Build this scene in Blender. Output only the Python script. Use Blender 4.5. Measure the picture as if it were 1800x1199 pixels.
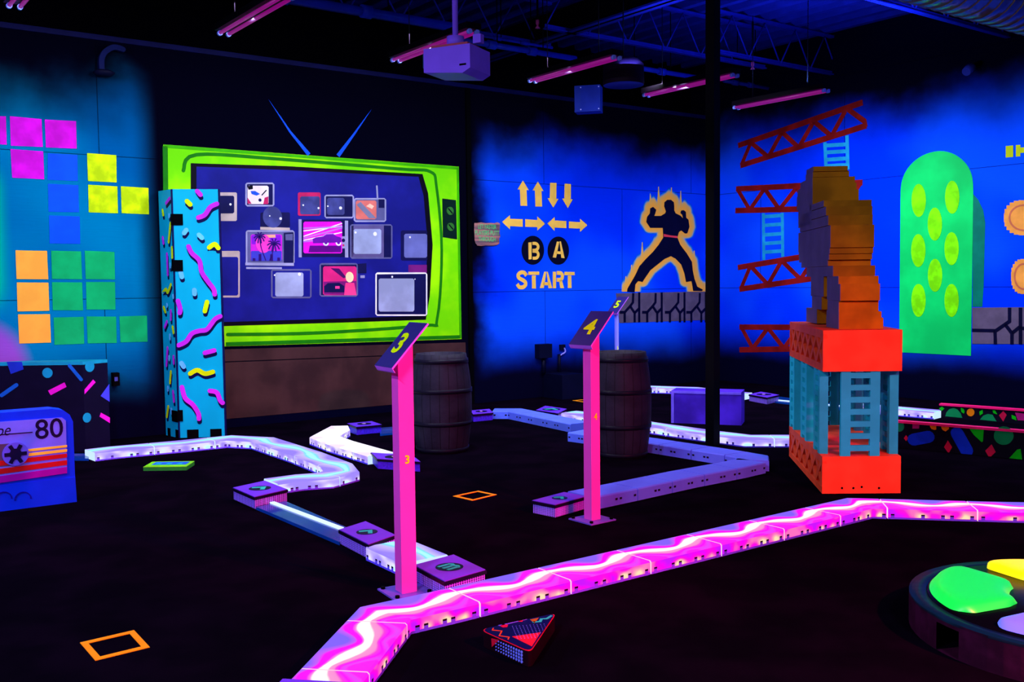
import bpy, math, random
import numpy as np
from mathutils import Vector, Matrix
from mathutils.geometry import tessellate_polygon
random.seed(7)
for o in list(bpy.data.objects): bpy.data.objects.remove(o)
SC = bpy.context.scene; COL = SC.collection
PI = math.pi

# ------------------------------------------------------------------ camera
FPX = 1737.0
_rho = math.atan(.0113); _p = math.atan(102 * math.cos(_rho) / FPX)
CAM = Vector((0, 0, 1.5))
FW = Vector((0, math.cos(_p), -math.sin(_p))); U0 = Vector((0, math.sin(_p), math.cos(_p)))
RT = math.cos(_rho) * Vector((1, 0, 0)) - math.sin(_rho) * U0
UP = math.cos(_rho) * U0 + math.sin(_rho) * Vector((1, 0, 0))
cd = bpy.data.cameras.new('camera'); cam = bpy.data.objects.new('camera', cd); COL.objects.link(cam)
cd.sensor_width = 36; cd.lens = FPX / 1800 * 36; cd.clip_start = .05; cd.clip_end = 100
cam.matrix_world = Matrix(((RT.x, UP.x, -FW.x, CAM.x), (RT.y, UP.y, -FW.y, CAM.y), (RT.z, UP.z, -FW.z, CAM.z), (0, 0, 0, 1)))
SC.camera = cam

# ------------------------------------------------------------------ world, exposure
w = bpy.data.worlds.new('world'); SC.world = w; w.use_nodes = True
w.node_tree.nodes['Background'].inputs[0].default_value = (.010, .010, .05, 1)
w.node_tree.nodes['Background'].inputs[1].default_value = .45
vs = SC.view_settings
vs.view_transform = 'Standard'; vs.look = 'None'; vs.exposure = 0.0; vs.gamma = 1.0; vs.use_curve_mapping = False

# ------------------------------------------------------------------ survey helpers: a sight line met with a real plane of the room
def ray(x, y): return FW + RT * ((x - 900) / FPX) - UP * ((y - 599.5) / FPX)
def FL(x, y, z=0.0):
    d = ray(x, y); t = (z - 1.5) / d.z; return CAM + d * t
def proj(P):
    d = P - CAM; z = d.dot(FW); return 900 + FPX * d.dot(RT) / z, 599.5 - FPX * d.dot(UP) / z
def HT(P, py):
    lo, hi = -1.0, 6.0
    for _ in range(40):
        m = (lo + hi) / 2
        if proj(Vector((P.x, P.y, m)))[1] > py: lo = m
        else: hi = m
    return lo
Z = Vector((0, 0, 1))
class Fr:
    def __init__(s, O, u, v=Z):
        s.O = Vector(O); s.u = Vector(u).normalized(); s.n = s.u.cross(Vector(v)).normalized(); s.v = s.n.cross(s.u).normalized()
    def at(s, x, y):
        r = ray(x, y); t = (s.O - CAM).dot(s.n) / r.dot(s.n); P = CAM + r * t - s.O
        return (P.dot(s.u), P.dot(s.v))
    def P(s, a, b, c=0.0): return s.O + s.u * a + s.v * b + s.n * c
DA = Vector((.80384, .59485, 0)).normalized(); DC = Vector((DA.y, -DA.x, 0))
CORNER = FL(1257, 668)
WA = Fr(CORNER, DA); WC = Fr(CORNER, DC)

# ------------------------------------------------------------------ materials
def lin(c):
    c /= 255; return c / 12.92 if c <= .04045 else ((c + .055) / 1.055) ** 2.4
def rgb(h, k=1.0):
    if isinstance(h, str): h = tuple(int(h[i:i + 2], 16) for i in (0, 2, 4))
    return tuple(lin(x) * k for x in h) + (1,)
MATS = {}
class NT:
    def __init__(s, m): s.t = m.node_tree; s.n = s.t.nodes; s.l = s.t.links
    def add(s, k, **kw):
        x = s.n.new(k)
        for a, b in kw.items(): setattr(x, a, b)
        return x
    def put(s, sock, v):
        if isinstance(v, bpy.types.NodeSocket): s.l.new(v, sock)
        else: sock.default_value = v
    def m(s, op, a, b=0.0, c=0.0, clamp=False):
        x = s.add('ShaderNodeMath', operation=op); x.use_clamp = clamp
        s.put(x.inputs[0], a); s.put(x.inputs[1], b); s.put(x.inputs[2], c); return x.outputs[0]
    def sm(s, v, a, b):
        x = s.add('ShaderNodeMapRange', interpolation_type='SMOOTHSTEP'); s.put(x.inputs[0], v)
        x.inputs[1].default_value = a; x.inputs[2].default_value = b; return x.outputs[0]
    def mix(s, f, a, b):
        x = s.add('ShaderNodeMix', data_type='RGBA'); s.put(x.inputs[0], f); s.put(x.inputs[6], a); s.put(x.inputs[7], b); return x.outputs[2]
    def ramp(s, v, stops):
        x = s.add('ShaderNodeValToRGB'); s.put(x.inputs[0], v); e = x.color_ramp.elements
        while len(e) < len(stops): e.new(.5)
        for i, (p, c) in enumerate(stops): e[i].position = p; e[i].color = c
        return x.outputs[0]
    def noise(s, vec, scale, detail=3.0):
        x = s.add('ShaderNodeTexNoise'); x.inputs['Scale'].default_value = scale; x.inputs['Detail'].default_value = detail
        if vec is not None: s.l.new(vec, x.inputs['Vector'])
        return x.outputs[0]
    def bump(s, h, strength, dist=.01):
        x = s.add('ShaderNodeBump'); x.inputs['Strength'].default_value = strength; x.inputs['Distance'].default_value = dist
        s.put(x.inputs['Height'], h); return x.outputs[0]
def newmat(name):
    m = bpy.data.materials.new(name); m.use_nodes = True; MATS[name] = m
    return m, NT(m), m.node_tree.nodes['Principled BSDF']
def M(name, col, rough=.55, var=.12, scale=6, metal=0.0, bump=.1, spec=.06, k=1.0):
    if name in MATS: return MATS[name]
    m, t, b = newmat(name); c = rgb(col, k)
    geo = t.add('ShaderNodeTexCoord').outputs['Object']
    nz = t.noise(geo, scale, 4)
    f = t.sm(nz, .35, .7)
    t.put(b.inputs['Base Color'], t.mix(f, tuple(x * (1 - var) for x in c[:3]) + (1,), tuple(min(1, x * (1 + var)) for x in c[:3]) + (1,)))
    b.inputs['Roughness'].default_value = rough; b.inputs['Metallic'].default_value = metal
    b.inputs['Specular IOR Level'].default_value = spec
    if bump: t.put(b.inputs['Normal'], t.bump(t.noise(geo, scale * 12, 3), bump, .004))
    return m
def ME(name, col, s=1.0, base=None):
    if name in MATS: return MATS[name]
    m, t, b = newmat(name)
    b.inputs['Base Color'].default_value = rgb(base or '201830')
    b.inputs['Emission Color'].default_value = rgb(col); b.inputs['Emission Strength'].default_value = s
    b.inputs['Roughness'].default_value = .4
    return m

# ------------------------------------------------------------------ mesh builder (world coordinates, origins set when built)
WL = {}
def smooth(pts, k=6, closed=False):
    P = [np.array(p, float) for p in pts]; out = []; n = len(P)
    if n < 3: return [tuple(p) for p in P]
    for i in range(n if closed else n - 1):
        a = P[(i - 1) % n] if (closed or i > 0) else P[0]; b = P[i]; c = P[(i + 1) % n]; d = P[(i + 2) % n] if (closed or i + 2 < n) else P[-1]
        for j in range(k):
            t = j / k; out.append(tuple(.5 * ((2 * b) + (c - a) * t + (2 * a - 5 * b + 4 * c - d) * t * t + (3 * b - a - 3 * c + d) * t ** 3)))
    if not closed: out.append(tuple(P[-1]))
    return out
class MB:
    def __init__(s): s.v = []; s.f = []; s.fm = []; s.ms = []; s.uv = []; s.sm = []
    def mi(s, m):
        if m not in s.ms: s.ms.append(m)
        return s.ms.index(m)
    def face(s, pts, m, uv=None, smooth=False):
        i = len(s.v); s.v += [Vector(p) for p in pts]; s.f.append(tuple(range(i, i + len(pts)))); s.fm.append(s.mi(m)); s.uv.append(uv or [(0, 0)] * len(pts)); s.sm.append(smooth)
    def obox(s, O, a, b, c, m, mtop=None):
        O = Vector(O); a = Vector(a); b = Vector(b); c = Vector(c)
        if a.cross(b).dot(c) < 0: a, b = b, a
        q = lambda *k: [O + a * x + b * y + c * z for x, y, z in k]
        s.face(q((0, 0, 0), (0, 1, 0), (1, 1, 0), (1, 0, 0)), m); s.face(q((0, 0, 1), (1, 0, 1), (1, 1, 1), (0, 1, 1)), mtop or m)
        s.face(q((0, 0, 0), (1, 0, 0), (1, 0, 1), (0, 0, 1)), m); s.face(q((1, 0, 0), (1, 1, 0), (1, 1, 1), (1, 0, 1)), m)
        s.face(q((1, 1, 0), (0, 1, 0), (0, 1, 1), (1, 1, 1)), m); s.face(q((0, 1, 0), (0, 0, 0), (0, 0, 1), (0, 1, 1)), m)
    def fbox(s, F, a0, b0, a1, b1, c0, c1, m, mtop=None):
        s.obox(F.P(a0, b0, c0), F.u * (a1 - a0), F.v * (b1 - b0), F.n * (c1 - c0), m, mtop)
    def prism(s, F, pts, c0, c1, m, mside=None):
        pts = [tuple(p[:2]) for p in pts]
        ar = sum(pts[i][0] * pts[(i + 1) % len(pts)][1] - pts[(i + 1) % len(pts)][0] * pts[i][1] for i in range(len(pts)))
        if ar < 0: pts = pts[::-1]
        tr = tessellate_polygon([[Vector((p[0], p[1], 0)) for p in pts]])
        for t in tr:
            a, b, c = [pts[i] for i in t]
            if (b[0] - a[0]) * (c[1] - a[1]) - (b[1] - a[1]) * (c[0] - a[0]) < 0: b, c = c, b
            s.face([F.P(a[0], a[1], c1), F.P(b[0], b[1], c1), F.P(c[0], c[1], c1)], m)
            s.face([F.P(a[0], a[1], c0), F.P(c[0], c[1], c0), F.P(b[0], b[1], c0)], mside or m)
        for i in range(len(pts)):
            a = pts[i]; b = pts[(i + 1) % len(pts)]
            s.face([F.P(a[0], a[1], c0), F.P(b[0], b[1], c0), F.P(b[0], b[1], c1), F.P(a[0], a[1], c1)], mside or m)
    def stroke(s, F, pts, wd, c0, c1, m, cap=True, sm=0):
        if sm: pts = smooth(pts, sm)
        n = len(pts); L = []; R = []
        for i in range(n):
            p = np.array(pts[i]); a = np.array(pts[max(0, i - 1)]); b = np.array(pts[min(n - 1, i + 1)])
            d = b - a; d = d / (np.linalg.norm(d) + 1e-9)
            if 0 < i < n - 1:
                d1 = (p - a) / (np.linalg.norm(p - a) + 1e-9); d2 = (b - p) / (np.linalg.norm(b - p) + 1e-9)
                k = 1 / max(.45, math.sqrt(max(0, (1 + d1 @ d2) / 2)))
            else: k = 1
            nn = np.array((-d[1], d[0])) * wd / 2 * k
            L.append(p + nn); R.append(p - nn)
        poly = [tuple(x) for x in R]
        def arc(c, d):
            a0 = math.atan2(d[1], d[0]); return [(c[0] + wd / 2 * math.cos(a0 + t), c[1] + wd / 2 * math.sin(a0 + t)) for t in (-PI / 3, -PI / 6, 0, PI / 6, PI / 3)]
        if cap: poly += arc(pts[-1], np.array(pts[-1]) - np.array(pts[-2]))
        poly += [tuple(x) for x in L[::-1]]
        if cap: poly += arc(pts[0], np.array(pts[0]) - np.array(pts[1]))
        s.prism(F, poly, c0, c1, m)
    def disc(s, F, c, rx, ry, c0, c1, m, n=28): s.prism(F, [(c[0] + rx * math.cos(2 * PI * i / n), c[1] + ry * math.sin(2 * PI * i / n)) for i in range(n)], c0, c1, m)
    def cyl(s, p0, p1, r, m, n=14, r1=None, cap=True):
        p0 = Vector(p0); p1 = Vector(p1); d = (p1 - p0).normalized(); a = d.orthogonal().normalized(); b = d.cross(a); r1 = r if r1 is None else r1
        A = [p0 + (a * math.cos(2 * PI * i / n) + b * math.sin(2 * PI * i / n)) * r for i in range(n)]
        B = [p1 + (a * math.cos(2 * PI * i / n) + b * math.sin(2 * PI * i / n)) * r1 for i in range(n)]
        for i in range(n): j = (i + 1) % n; s.face([A[i], A[j], B[j], B[i]], m, smooth=True)
        if cap: s.face(A[::-1], m); s.face(B, m)
    def lathe(s, c, prof, m, n=36, mf=None):
        for k in range(len(prof) - 1):
            (r0, z0), (r1, z1) = prof[k], prof[k + 1]
            for i in range(n):
                a = 2 * PI * i / n; b = 2 * PI * (i + 1) / n
                q = [Vector((c[0] + r * math.cos(t), c[1] + r * math.sin(t), c[2] + z)) for r, z, t in ((r0, z0, a), (r0, z0, b), (r1, z1, b), (r1, z1, a))]
                if r0 < 1e-6: q = q[1:]
                elif r1 < 1e-6: q = q[:3]
                s.face(q, m, smooth=True)
    def text(s, F, txt, at, size, m, c=.003, bold=0.0, shear=0.0, sx=1.0, align='CENTER', ex=.001):
        cu = bpy.data.curves.new('lettering', 'FONT'); cu.body = txt; cu.size = 1; cu.offset = bold; cu.shear = shear; cu.align_x = align; cu.align_y = 'CENTER'; cu.resolution_u = 4
        ob = bpy.data.objects.new('lettering', cu); COL.objects.link(ob)
        me = bpy.data.meshes.new_from_object(ob.evaluated_get(bpy.context.evaluated_depsgraph_get()))
        for p in me.polygons: s.face([F.P(at[0] + me.vertices[i].co.x * size * sx, at[1] + me.vertices[i].co.y * size, c) for i in p.vertices], m)
        bpy.data.objects.remove(ob); bpy.data.curves.remove(cu); bpy.data.meshes.remove(me)
    def build(s, name, parent=None, weld=True):
        me = bpy.data.meshes.new(name)
        if parent is not None: org = WL[parent.name]
        else:
            xs = [p.x for p in s.v]; ys = [p.y for p in s.v]; zs = [p.z for p in s.v]
            org = Vector(((min(xs) + max(xs)) / 2, (min(ys) + max(ys)) / 2, min(zs)))
        me.from_pydata([tuple(p - org) for p in s.v], [], s.f)
        for m in s.ms: me.materials.append(m)
        me.polygons.foreach_set('material_index', s.fm); me.polygons.foreach_set('use_smooth', s.sm)
        uvl = me.uv_layers.new(name='map'); k = 0
        fl = [c for u in s.uv for p in u for c in p]; uvl.data.foreach_set('uv', fl)
        if weld:
            import bmesh
            bm = bmesh.new(); bm.from_mesh(me); bmesh.ops.remove_doubles(bm, verts=bm.verts, dist=1e-5); bm.to_mesh(me); bm.free()
        me.update()
        o = bpy.data.objects.new(name, me); COL.objects.link(o)
        if parent is not None: o.parent = parent; WL[o.name] = org
        else: o.location = org; WL[o.name] = org
        return o
def tag(o, label, cat, group=None, kind=None):
    if label: o['label'] = label
    if cat: o['category'] = cat
    if group: o['group'] = group
    if kind: o['kind'] = kind
    return o
def thing(name, loc, label, cat, group=None):
    o = bpy.data.objects.new(name, None); COL.objects.link(o); o.location = loc; WL[o.name] = Vector(loc); o.empty_display_size = .1
    return tag(o, label, cat, group)
def lab(o, l): o['label'] = l; return o

# ------------------------------------------------------------------ room shell
def wall_mat(name, kind):
    m, t, b = newmat(name)
    sep = t.add('ShaderNodeSeparateXYZ'); uv = t.add('ShaderNodeUVMap').outputs[0]; t.l.new(uv, sep.inputs[0]); S, H = sep.outputs[0], sep.outputs[1]
    nz = t.noise(uv, 1.1, 5); nz2 = t.noise(uv, .5, 2)
    wob = t.m('MULTIPLY', t.m('SUBTRACT', nz, .5), .9)
    Sw = t.m('ADD', S, wob); Hw = t.m('ADD', H, wob)
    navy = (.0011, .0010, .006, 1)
    blue = t.mix(t.sm(nz2, .42, .6), rgb((0, 48, 238)), rgb((8, 76, 250)))
    if kind == 'A':
        teal = t.mix(t.sm(nz2, .4, .62), rgb((0, 88, 150)), rgb((0, 120, 168)))
        # pink and green airbrushed glows at the far left
        d = t.m('SQRT', t.m('ADD', t.m('POWER', t.m('ADD', S, 9.95), 2), t.m('POWER', t.m('SUBTRACT', H, .75), 2)))
        teal = t.mix(t.m('MULTIPLY', t.sm(d, .55, .38), .8), teal, rgb((150, 60, 190)))
        g = t.m('MULTIPLY', t.sm(S, -9.55, -9.85), t.m('MULTIPLY', t.sm(H, 1.2, 1.6), t.sm(H, 2.7, 2.4)))
        teal = t.mix(g, teal, rgb((0, 225, 90)))
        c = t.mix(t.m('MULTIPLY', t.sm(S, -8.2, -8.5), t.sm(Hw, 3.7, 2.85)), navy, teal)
        c = t.mix(t.m('MULTIPLY', t.sm(Sw, -4.4, -3.95), t.sm(Hw, 3.6, 2.75)), c, blue)  # blue fades to navy upward: lamp cut-off put into the paint
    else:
        c = t.mix(t.sm(Hw, 4.0, 2.95), navy, blue)  # top of the blue darkened in colour, where the lamp light cuts off
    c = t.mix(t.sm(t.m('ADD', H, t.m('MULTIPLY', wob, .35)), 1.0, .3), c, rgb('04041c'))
    # plywood sheet joints
    row = t.m('FLOOR', t.m('DIVIDE', H, 1.39)); off = t.m('MULTIPLY', t.m('MODULO', row, 2.0), 1.375)
    fs = t.m('ABSOLUTE', t.m('SUBTRACT', t.m('FRACT', t.m('DIVIDE', t.m('ADD', t.m('ADD', S, .52 + 27.5), off), 2.75)), .5))
    fh = t.m('ABSOLUTE', t.m('SUBTRACT', t.m('FRACT', t.m('DIVIDE', H, 1.39)), .5))
    seam = t.m('MAXIMUM', t.m('GREATER_THAN', fs, .4985), t.m('GREATER_THAN', fh, .4972))
    c = t.mix(t.m('MULTIPLY', seam, .75), c, rgb('03030c'))
    t.put(b.inputs['Base Color'], c); b.inputs['Roughness'].default_value = .7; b.inputs['Specular IOR Level'].default_value = .0
    mp = t.add('ShaderNodeMapping'); t.l.new(uv, mp.inputs[0]); mp.inputs['Scale'].default_value = (2, 26, 1)
    t.put(b.inputs['Normal'], t.bump(t.m('SUBTRACT', t.noise(mp.outputs[0], 2.2, 5), seam), .22, .01))
    return m
def uvbox(mb, F, a0, b0, a1, b1, c0, c1, m):
    q = [(a0, b0), (a1, b0), (a1, b1), (a0, b1)]
    mb.face([F.P(a, b, c1) for a, b in q], m, uv=q)
    mb.face([F.P(a, b, c0) for a, b in q[::-1]], m, uv=q[::-1])
    for i in range(4):
        p, r = q[i], q[(i + 1) % 4]
        mb.face([F.P(*p, c0), F.P(*r, c0), F.P(*r, c1), F.P(*p, c1)], m, uv=[p, r, r, p])
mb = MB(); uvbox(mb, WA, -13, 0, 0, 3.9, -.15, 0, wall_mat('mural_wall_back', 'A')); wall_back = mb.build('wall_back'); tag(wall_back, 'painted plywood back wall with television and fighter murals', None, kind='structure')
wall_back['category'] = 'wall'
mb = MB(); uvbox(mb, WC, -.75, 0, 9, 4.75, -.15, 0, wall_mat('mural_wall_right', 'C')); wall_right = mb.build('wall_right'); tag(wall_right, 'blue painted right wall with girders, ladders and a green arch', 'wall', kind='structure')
for w_ in (wall_back, wall_right): WL[w_.name] = Vector(w_.location)
DARK = M('soft_black', '020206', .8, spec=0); BLK = M('black_paint', '020205', .7, spec=.02)
mb = MB(); mb.fbox(WA, -13, 3.9, 0, 4.8, -.6, -.5, DARK); tag(mb.build('wall_upper'), 'dark recessed wall above the back wall ledge', 'wall', kind='structure')
mb = MB(); mb.fbox(WA, -13, 3.88, 0, 3.93, -.5, .035, M('ledge_paint', (8, 10, 62), .5)); tag(mb.build('trim_1'), 'thin blue ledge along the top of the back wall', 'trim', kind='structure')
mb = MB(); s1 = WA.at(824, 400)[0]; mb.fbox(WA, s1 - .03, 0, s1 + .03, 3.88, 0, .03, BLK); tag(mb.build('trim_2'), 'black vertical strip right of the television mural', 'trim', kind='structure')
# floor: black carpet
m, t, b = newmat('black_carpet'); oc = t.add('ShaderNodeTexCoord').outputs['Object']
t.put(b.inputs['Base Color'], t.mix(t.sm(t.noise(oc, 3, 5), .35, .7), (.0017, .0009, .0034, 1), (.0032, .0013, .0055, 1)))
b.inputs['Roughness'].default_value = .9; b.inputs['Specular IOR Level'].default_value = .0
t.put(b.inputs['Normal'], t.bump(t.noise(oc, 420, 2), .5, .003))
mb = MB(); mb.obox((-9, -1.5, -.1), (18, 0, 0), (0, 19, 0), (0, 0, .1), m); tag(mb.build('floor'), 'black carpet floor', 'floor', kind='structure')
# ceiling: corrugated deck, ribs run away from the back wall
mb = MB(); F = Fr(CORNER + Z * 4.72, DA, DC); n = 75; dm = M('deck_paint', (30, 42, 150), .45, k=.5)
for i in range(n):
    a = -14 + i * .3
    pr = [(a, 0), (a + .09, 0), (a + .12, .1), (a + .27, .1), (a + .3, 0)]
    for (x0, z0), (x1, z1) in zip(pr, pr[1:]): mb.face([CORNER + DA * x + DC * y + Z * (4.72 + z) for x, z, y in ((x0, z0, -1), (x1, z1, -1), (x1, z1, 14), (x0, z0, 14))], dm)
tag(mb.build('ceiling'), 'dark ribbed metal roof deck', 'ceiling', kind='structure')

# ------------------------------------------------------------------ murals
class PX:   # crop reader: zoomed-crop coordinates -> wall coordinates
    def __init__(s, F, ox, oy, sc): s.F = F; s.ox = ox; s.oy = oy; s.sc = sc
    def __call__(s, *pts):
        r = [s.F.at(s.ox + x / s.sc, s.oy + y / s.sc) for x, y in pts]
        return r if len(r) > 1 else r[0]
    def l(s, pts): return [s.F.at(s.ox + x / s.sc, s.oy + y / s.sc) for x, y in pts]
    def w(s, p, px):   # width in metres of px crop pixels near p (vertical direction)
        a = s.F.at(s.ox + p[0] / s.sc, s.oy + p[1] / s.sc); b = s.F.at(s.ox + p[0] / s.sc, s.oy + (p[1] + px) / s.sc); return abs(a[1] - b[1])
def painted(name, parent, F, polys=(), strokes=(), label=None, c=(.0, .004)):
    mb = MB()
    for pts, m in polys: mb.prism(F, pts, c[0], c[1], m)
    for pts, wd, m, sm, cap in strokes: mb.stroke(F, pts, wd, c[0], c[1], m, cap, sm)
    o = mb.build(name, parent)
    if label: lab(o, label)
    return o
I = PX(WA, 0, 0, 1)
magenta = M('magenta_paint', (215, 0, 205), var=.2); sqblue = M('square_blue_paint', (0, 80, 250), var=.08); sqyel = M('lime_yellow_paint', (205, 245, 0), var=.25, scale=9)
sqor = M('light_orange_paint', (255, 172, 60), var=.06); sqgr = M('square_green_paint', (5, 172, 95), var=.12)
T = PX(WA, 0, 180, 2.7267)
sq = [([(-30, 65), (28, 67), (32, 203), (-28, 200)], magenta), ([(47, 66), (199, 80), (205, 214), (52, 208)], magenta), ([(214, 82), (364, 90), (367, 222), (220, 216)], magenta),
      ([(50, 223), (207, 235), (212, 369), (58, 361)], magenta), ([(229, 244), (371, 252), (372, 377), (228, 371)], sqblue), ([(230, 390), (375, 397), (378, 527), (233, 524)], sqblue),
      ([(235, 542), (382, 547), (384, 678), (238, 676)], sqblue), ([(417, 243), (557, 253), (559, 384), (421, 377)], sqyel), ([(422, 394), (562, 403), (565, 532), (425, 527)], sqyel),
      ([(579, 402), (711, 410), (714, 537), (583, 531)], sqyel), ([(74, 709), (225, 712), (231, 848), (79, 847)], sqor), ([(80, 863), (232, 864), (236, 999), (84, 1002)], sqor),
      ([(86, 1016), (239, 1015), (244, 1151), (92, 1156)], sqor), ([(245, 711), (388, 714), (393, 848), (249, 846)], sqgr), ([(406, 711), (548, 717), (551, 849), (411, 847)], sqgr),
      ([(249, 862), (393, 863), (398, 997), (253, 996)], sqgr), ([(412, 861), (551, 861), (553, 993), (415, 993)], sqgr), ([(257, 1031), (400, 1028), (403, 1157), (261, 1162)], sqgr),
      ([(415, 1026), (556, 1027), (559, 1153), (420, 1155)], sqgr), ([(572, 1026), (704, 1022), (707, 1147), (577, 1150)], sqgr)]
cn = {magenta: 'magenta', sqblue: 'blue', sqyel: 'lime yellow', sqor: 'orange', sqgr: 'green'}
for pts, m_ in sq: painted('painted_square', wall_back, WA, [(T.l(pts), m_)], label=cn[m_] + ' painted square')

# television mural
green, t, b = newmat('airbrushed_green'); oc = t.add('ShaderNodeTexCoord').outputs['Object']
t.put(b.inputs['Base Color'], t.mix(t.sm(t.noise(oc, 1.6, 4), .35, .68), rgb((108, 222, 0)), rgb((165, 250, 0)))); b.inputs['Roughness'].default_value = .6; b.inputs['Specular IOR Level'].default_value = .06
dgreen = M('groove_green_paint', (20, 120, 10)); mgreen = M('edge_green_paint', (60, 180, 0)); scr = M('screen_navy_paint', (22, 24, 128), var=.25, scale=2); blk = M('mural_black_paint', (3, 2, 16))
outer = I((287, 254), (806, 293), (811, 596), (600, 603), (397, 609), (290, 612))
mb = MB(); mb.prism(WA, outer, 0, .004, green)
tv = mb.build('painted_television', wall_back); lab(tv, 'airbrushed lime green television cabinet')
def sub(name, polys=(), strokes=(), c=(.004, .008), label=None): return painted(name, tv, WA, polys, strokes, label, c)
gro = smooth(I((322, 300), (345, 272), (480, 279), (700, 297), (756, 302), (767, 330), (776, 440), (768, 560), (745, 572), (560, 585), (400, 588)), 5)
sub('cabinet_groove', strokes=[(gro, .035, dgreen, 0, True), (I((288, 257), (806, 296)), .03, mgreen, 0, False), (I((804, 296), (809, 594)), .03, mgreen, 0, False), (I((809, 592), (397, 605)), .04, dgreen, 0, False), (I((290, 257), (294, 600)), .05, dgreen, 0, False)])
sub('screen_surround', [(I((335, 287), (500, 292), (742, 306), (752, 340), (760, 430), (755, 520), (748, 562), (600, 567), (395, 573), (335, 575)), blk)], c=(.004, .007))
sub('painted_screen', [(I((345, 293), (500, 299), (735, 311), (744, 345), (751, 430), (746, 520), (740, 555), (600, 560), (395, 566), (345, 568)), scr)], c=(.007, .009))
sub('knob_panel', [(I((777, 349), (801, 352), (803, 421), (778, 417)), M('panel_green_black', (0, 30, 25)))], c=(.004, .007))
for cx, cy in ((790, 371), (791, 399)):
    a, b_ = I((cx, cy), (cx + 6, cy)); mb = MB(); r = abs(b_[0] - a[0]); mb.disc(WA, a, r, r, .007, .02, M('knob_green', (45, 110, 40))); mb.stroke(WA, [(a[0] - r * .6, a[1] + r * .6), (a[0] + r * .6, a[1] - r * .6)], .015, .02, .024, blk, False); mb.build('dial', tv)
ant = M('antenna_blue_paint', (10, 80, 230)); halo = M('antenna_halo_paint', (4, 6, 60))
for p, nm in (([(543, 272), (510, 232), (472, 175)], 'a'), ([(594, 274), (622, 236), (653, 192)], 'b')):
    q = I(*p); mb = MB()
    for i in range(len(q) - 1): pass
    a = np.array(q[0]); e = np.array(q[-1]); mid = np.array(q[1])
    d = (e - a) / np.linalg.norm(e - a); nn = np.array((-d[1], d[0]))
    mb.prism(WA, [tuple(a + nn * .022), tuple(a - nn * .022), tuple(mid - nn * .012), tuple(e), tuple(mid + nn * .012)], .0, .005, ant); mb.build('painted_antenna', tv)
# small televisions on the screen
A_ = PX(WA, 380, 280, 4.28); B_ = PX(WA, 560, 280, 3.996)
def rr(x0, y0, x1, y1, r=8): return [(x0 + r, y0), (x1 - r, y0), (x1, y0 + r), (x1, y1 - r), (x1 - r, y1), (x0 + r, y1), (x0, y1 - r), (x0, y0 + r)]
silver = M('silver_paint', (150, 150, 190)); grey = M('grey_paint', (90, 90, 140)); tvin = M('tv_body_paint', (14, 14, 70)); glass_ = M('dim_glass_paint', (62, 66, 130), var=.3); pale = M('pale_glass_paint', (150, 160, 195), var=.2, scale=3); cream = M('cream_paint', (190, 170, 165)); redp = M('pinkred_paint', (190, 30, 90)); white = M('white_paint', (235, 235, 255))
def tvset(K, body, screen, mbody, mscr, outline=None, extra=None, label=None):
    mb = MB()
    if body:
        mb.prism(WA, K.l(rr(*body)), .009, .012, mbody)
        if outline:
            q = K.l(rr(*body)); q = q + [q[0]]
            mb.stroke(WA, q, .016, .012, .014, outline, False)
    if screen: mb.prism(WA, K.l(rr(*screen, r=10)), .012, .015, mscr)
    if extra: extra(mb, K)
    o = mb.build('small_television', tv)
    if label: lab(o, label)
dot = lambda mb, K, x, y, r=.02, m=white: mb.disc(WA, K((x, y)), r * .6, r * .6, .015, .018, m, 10)
tvset(A_, (-60, 250, 153, 465), (-60, 275, 132, 408), cream, tvin, extra=lambda mb, K: dot(mb, K, 103, 340), label='cream television at the left edge of the screen')
tvset(A_, (-60, 690, 175, 1040), (-60, 735, 162, 1025), cream, scr, label='tall cream set cut off by the teal column')
def e1(mb, K):
    mb.prism(WA, K.l([(255, 240), (290, 240), (325, 262), (300, 275), (262, 262)]), .015, .017, M('art_blue', (30, 80, 200)))
    mb.prism(WA, K.l([(230, 205), (270, 195), (272, 225), (240, 230)]), .015, .017, blk); mb.prism(WA, K.l([(232, 290), (262, 335), (232, 335)]), .015, .017, redp)
    mb.prism(WA, K.l([(360, 290), (388, 280), (388, 338), (350, 338)]), .015, .017, redp); dot(mb, K, 325, 308, .03, tvin); mb.stroke(WA, K.l([(340, 270), (372, 235)]), .012, .015, .017, blk)
tvset(A_, (222, 182, 428, 350), (232, 200, 390, 338), tvin, M('screen_white_paint', (235, 215, 235)), silver, e1, 'set showing a pale picture with blue and red')
tvset(A_, (330, 400, 552, 512), None, tvin, None, None, lambda mb, K: (mb.disc(WA, K((420, 435)), .11, .115, .012, .015, glass_), dot(mb, K, 398, 427, .012), dot(mb, K, 480, 447, .025), mb.stroke(WA, K.l([(328, 520), (550, 526)]), .03, .012, .015, cream, False)), 'round dim tube above the palm picture')
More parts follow.
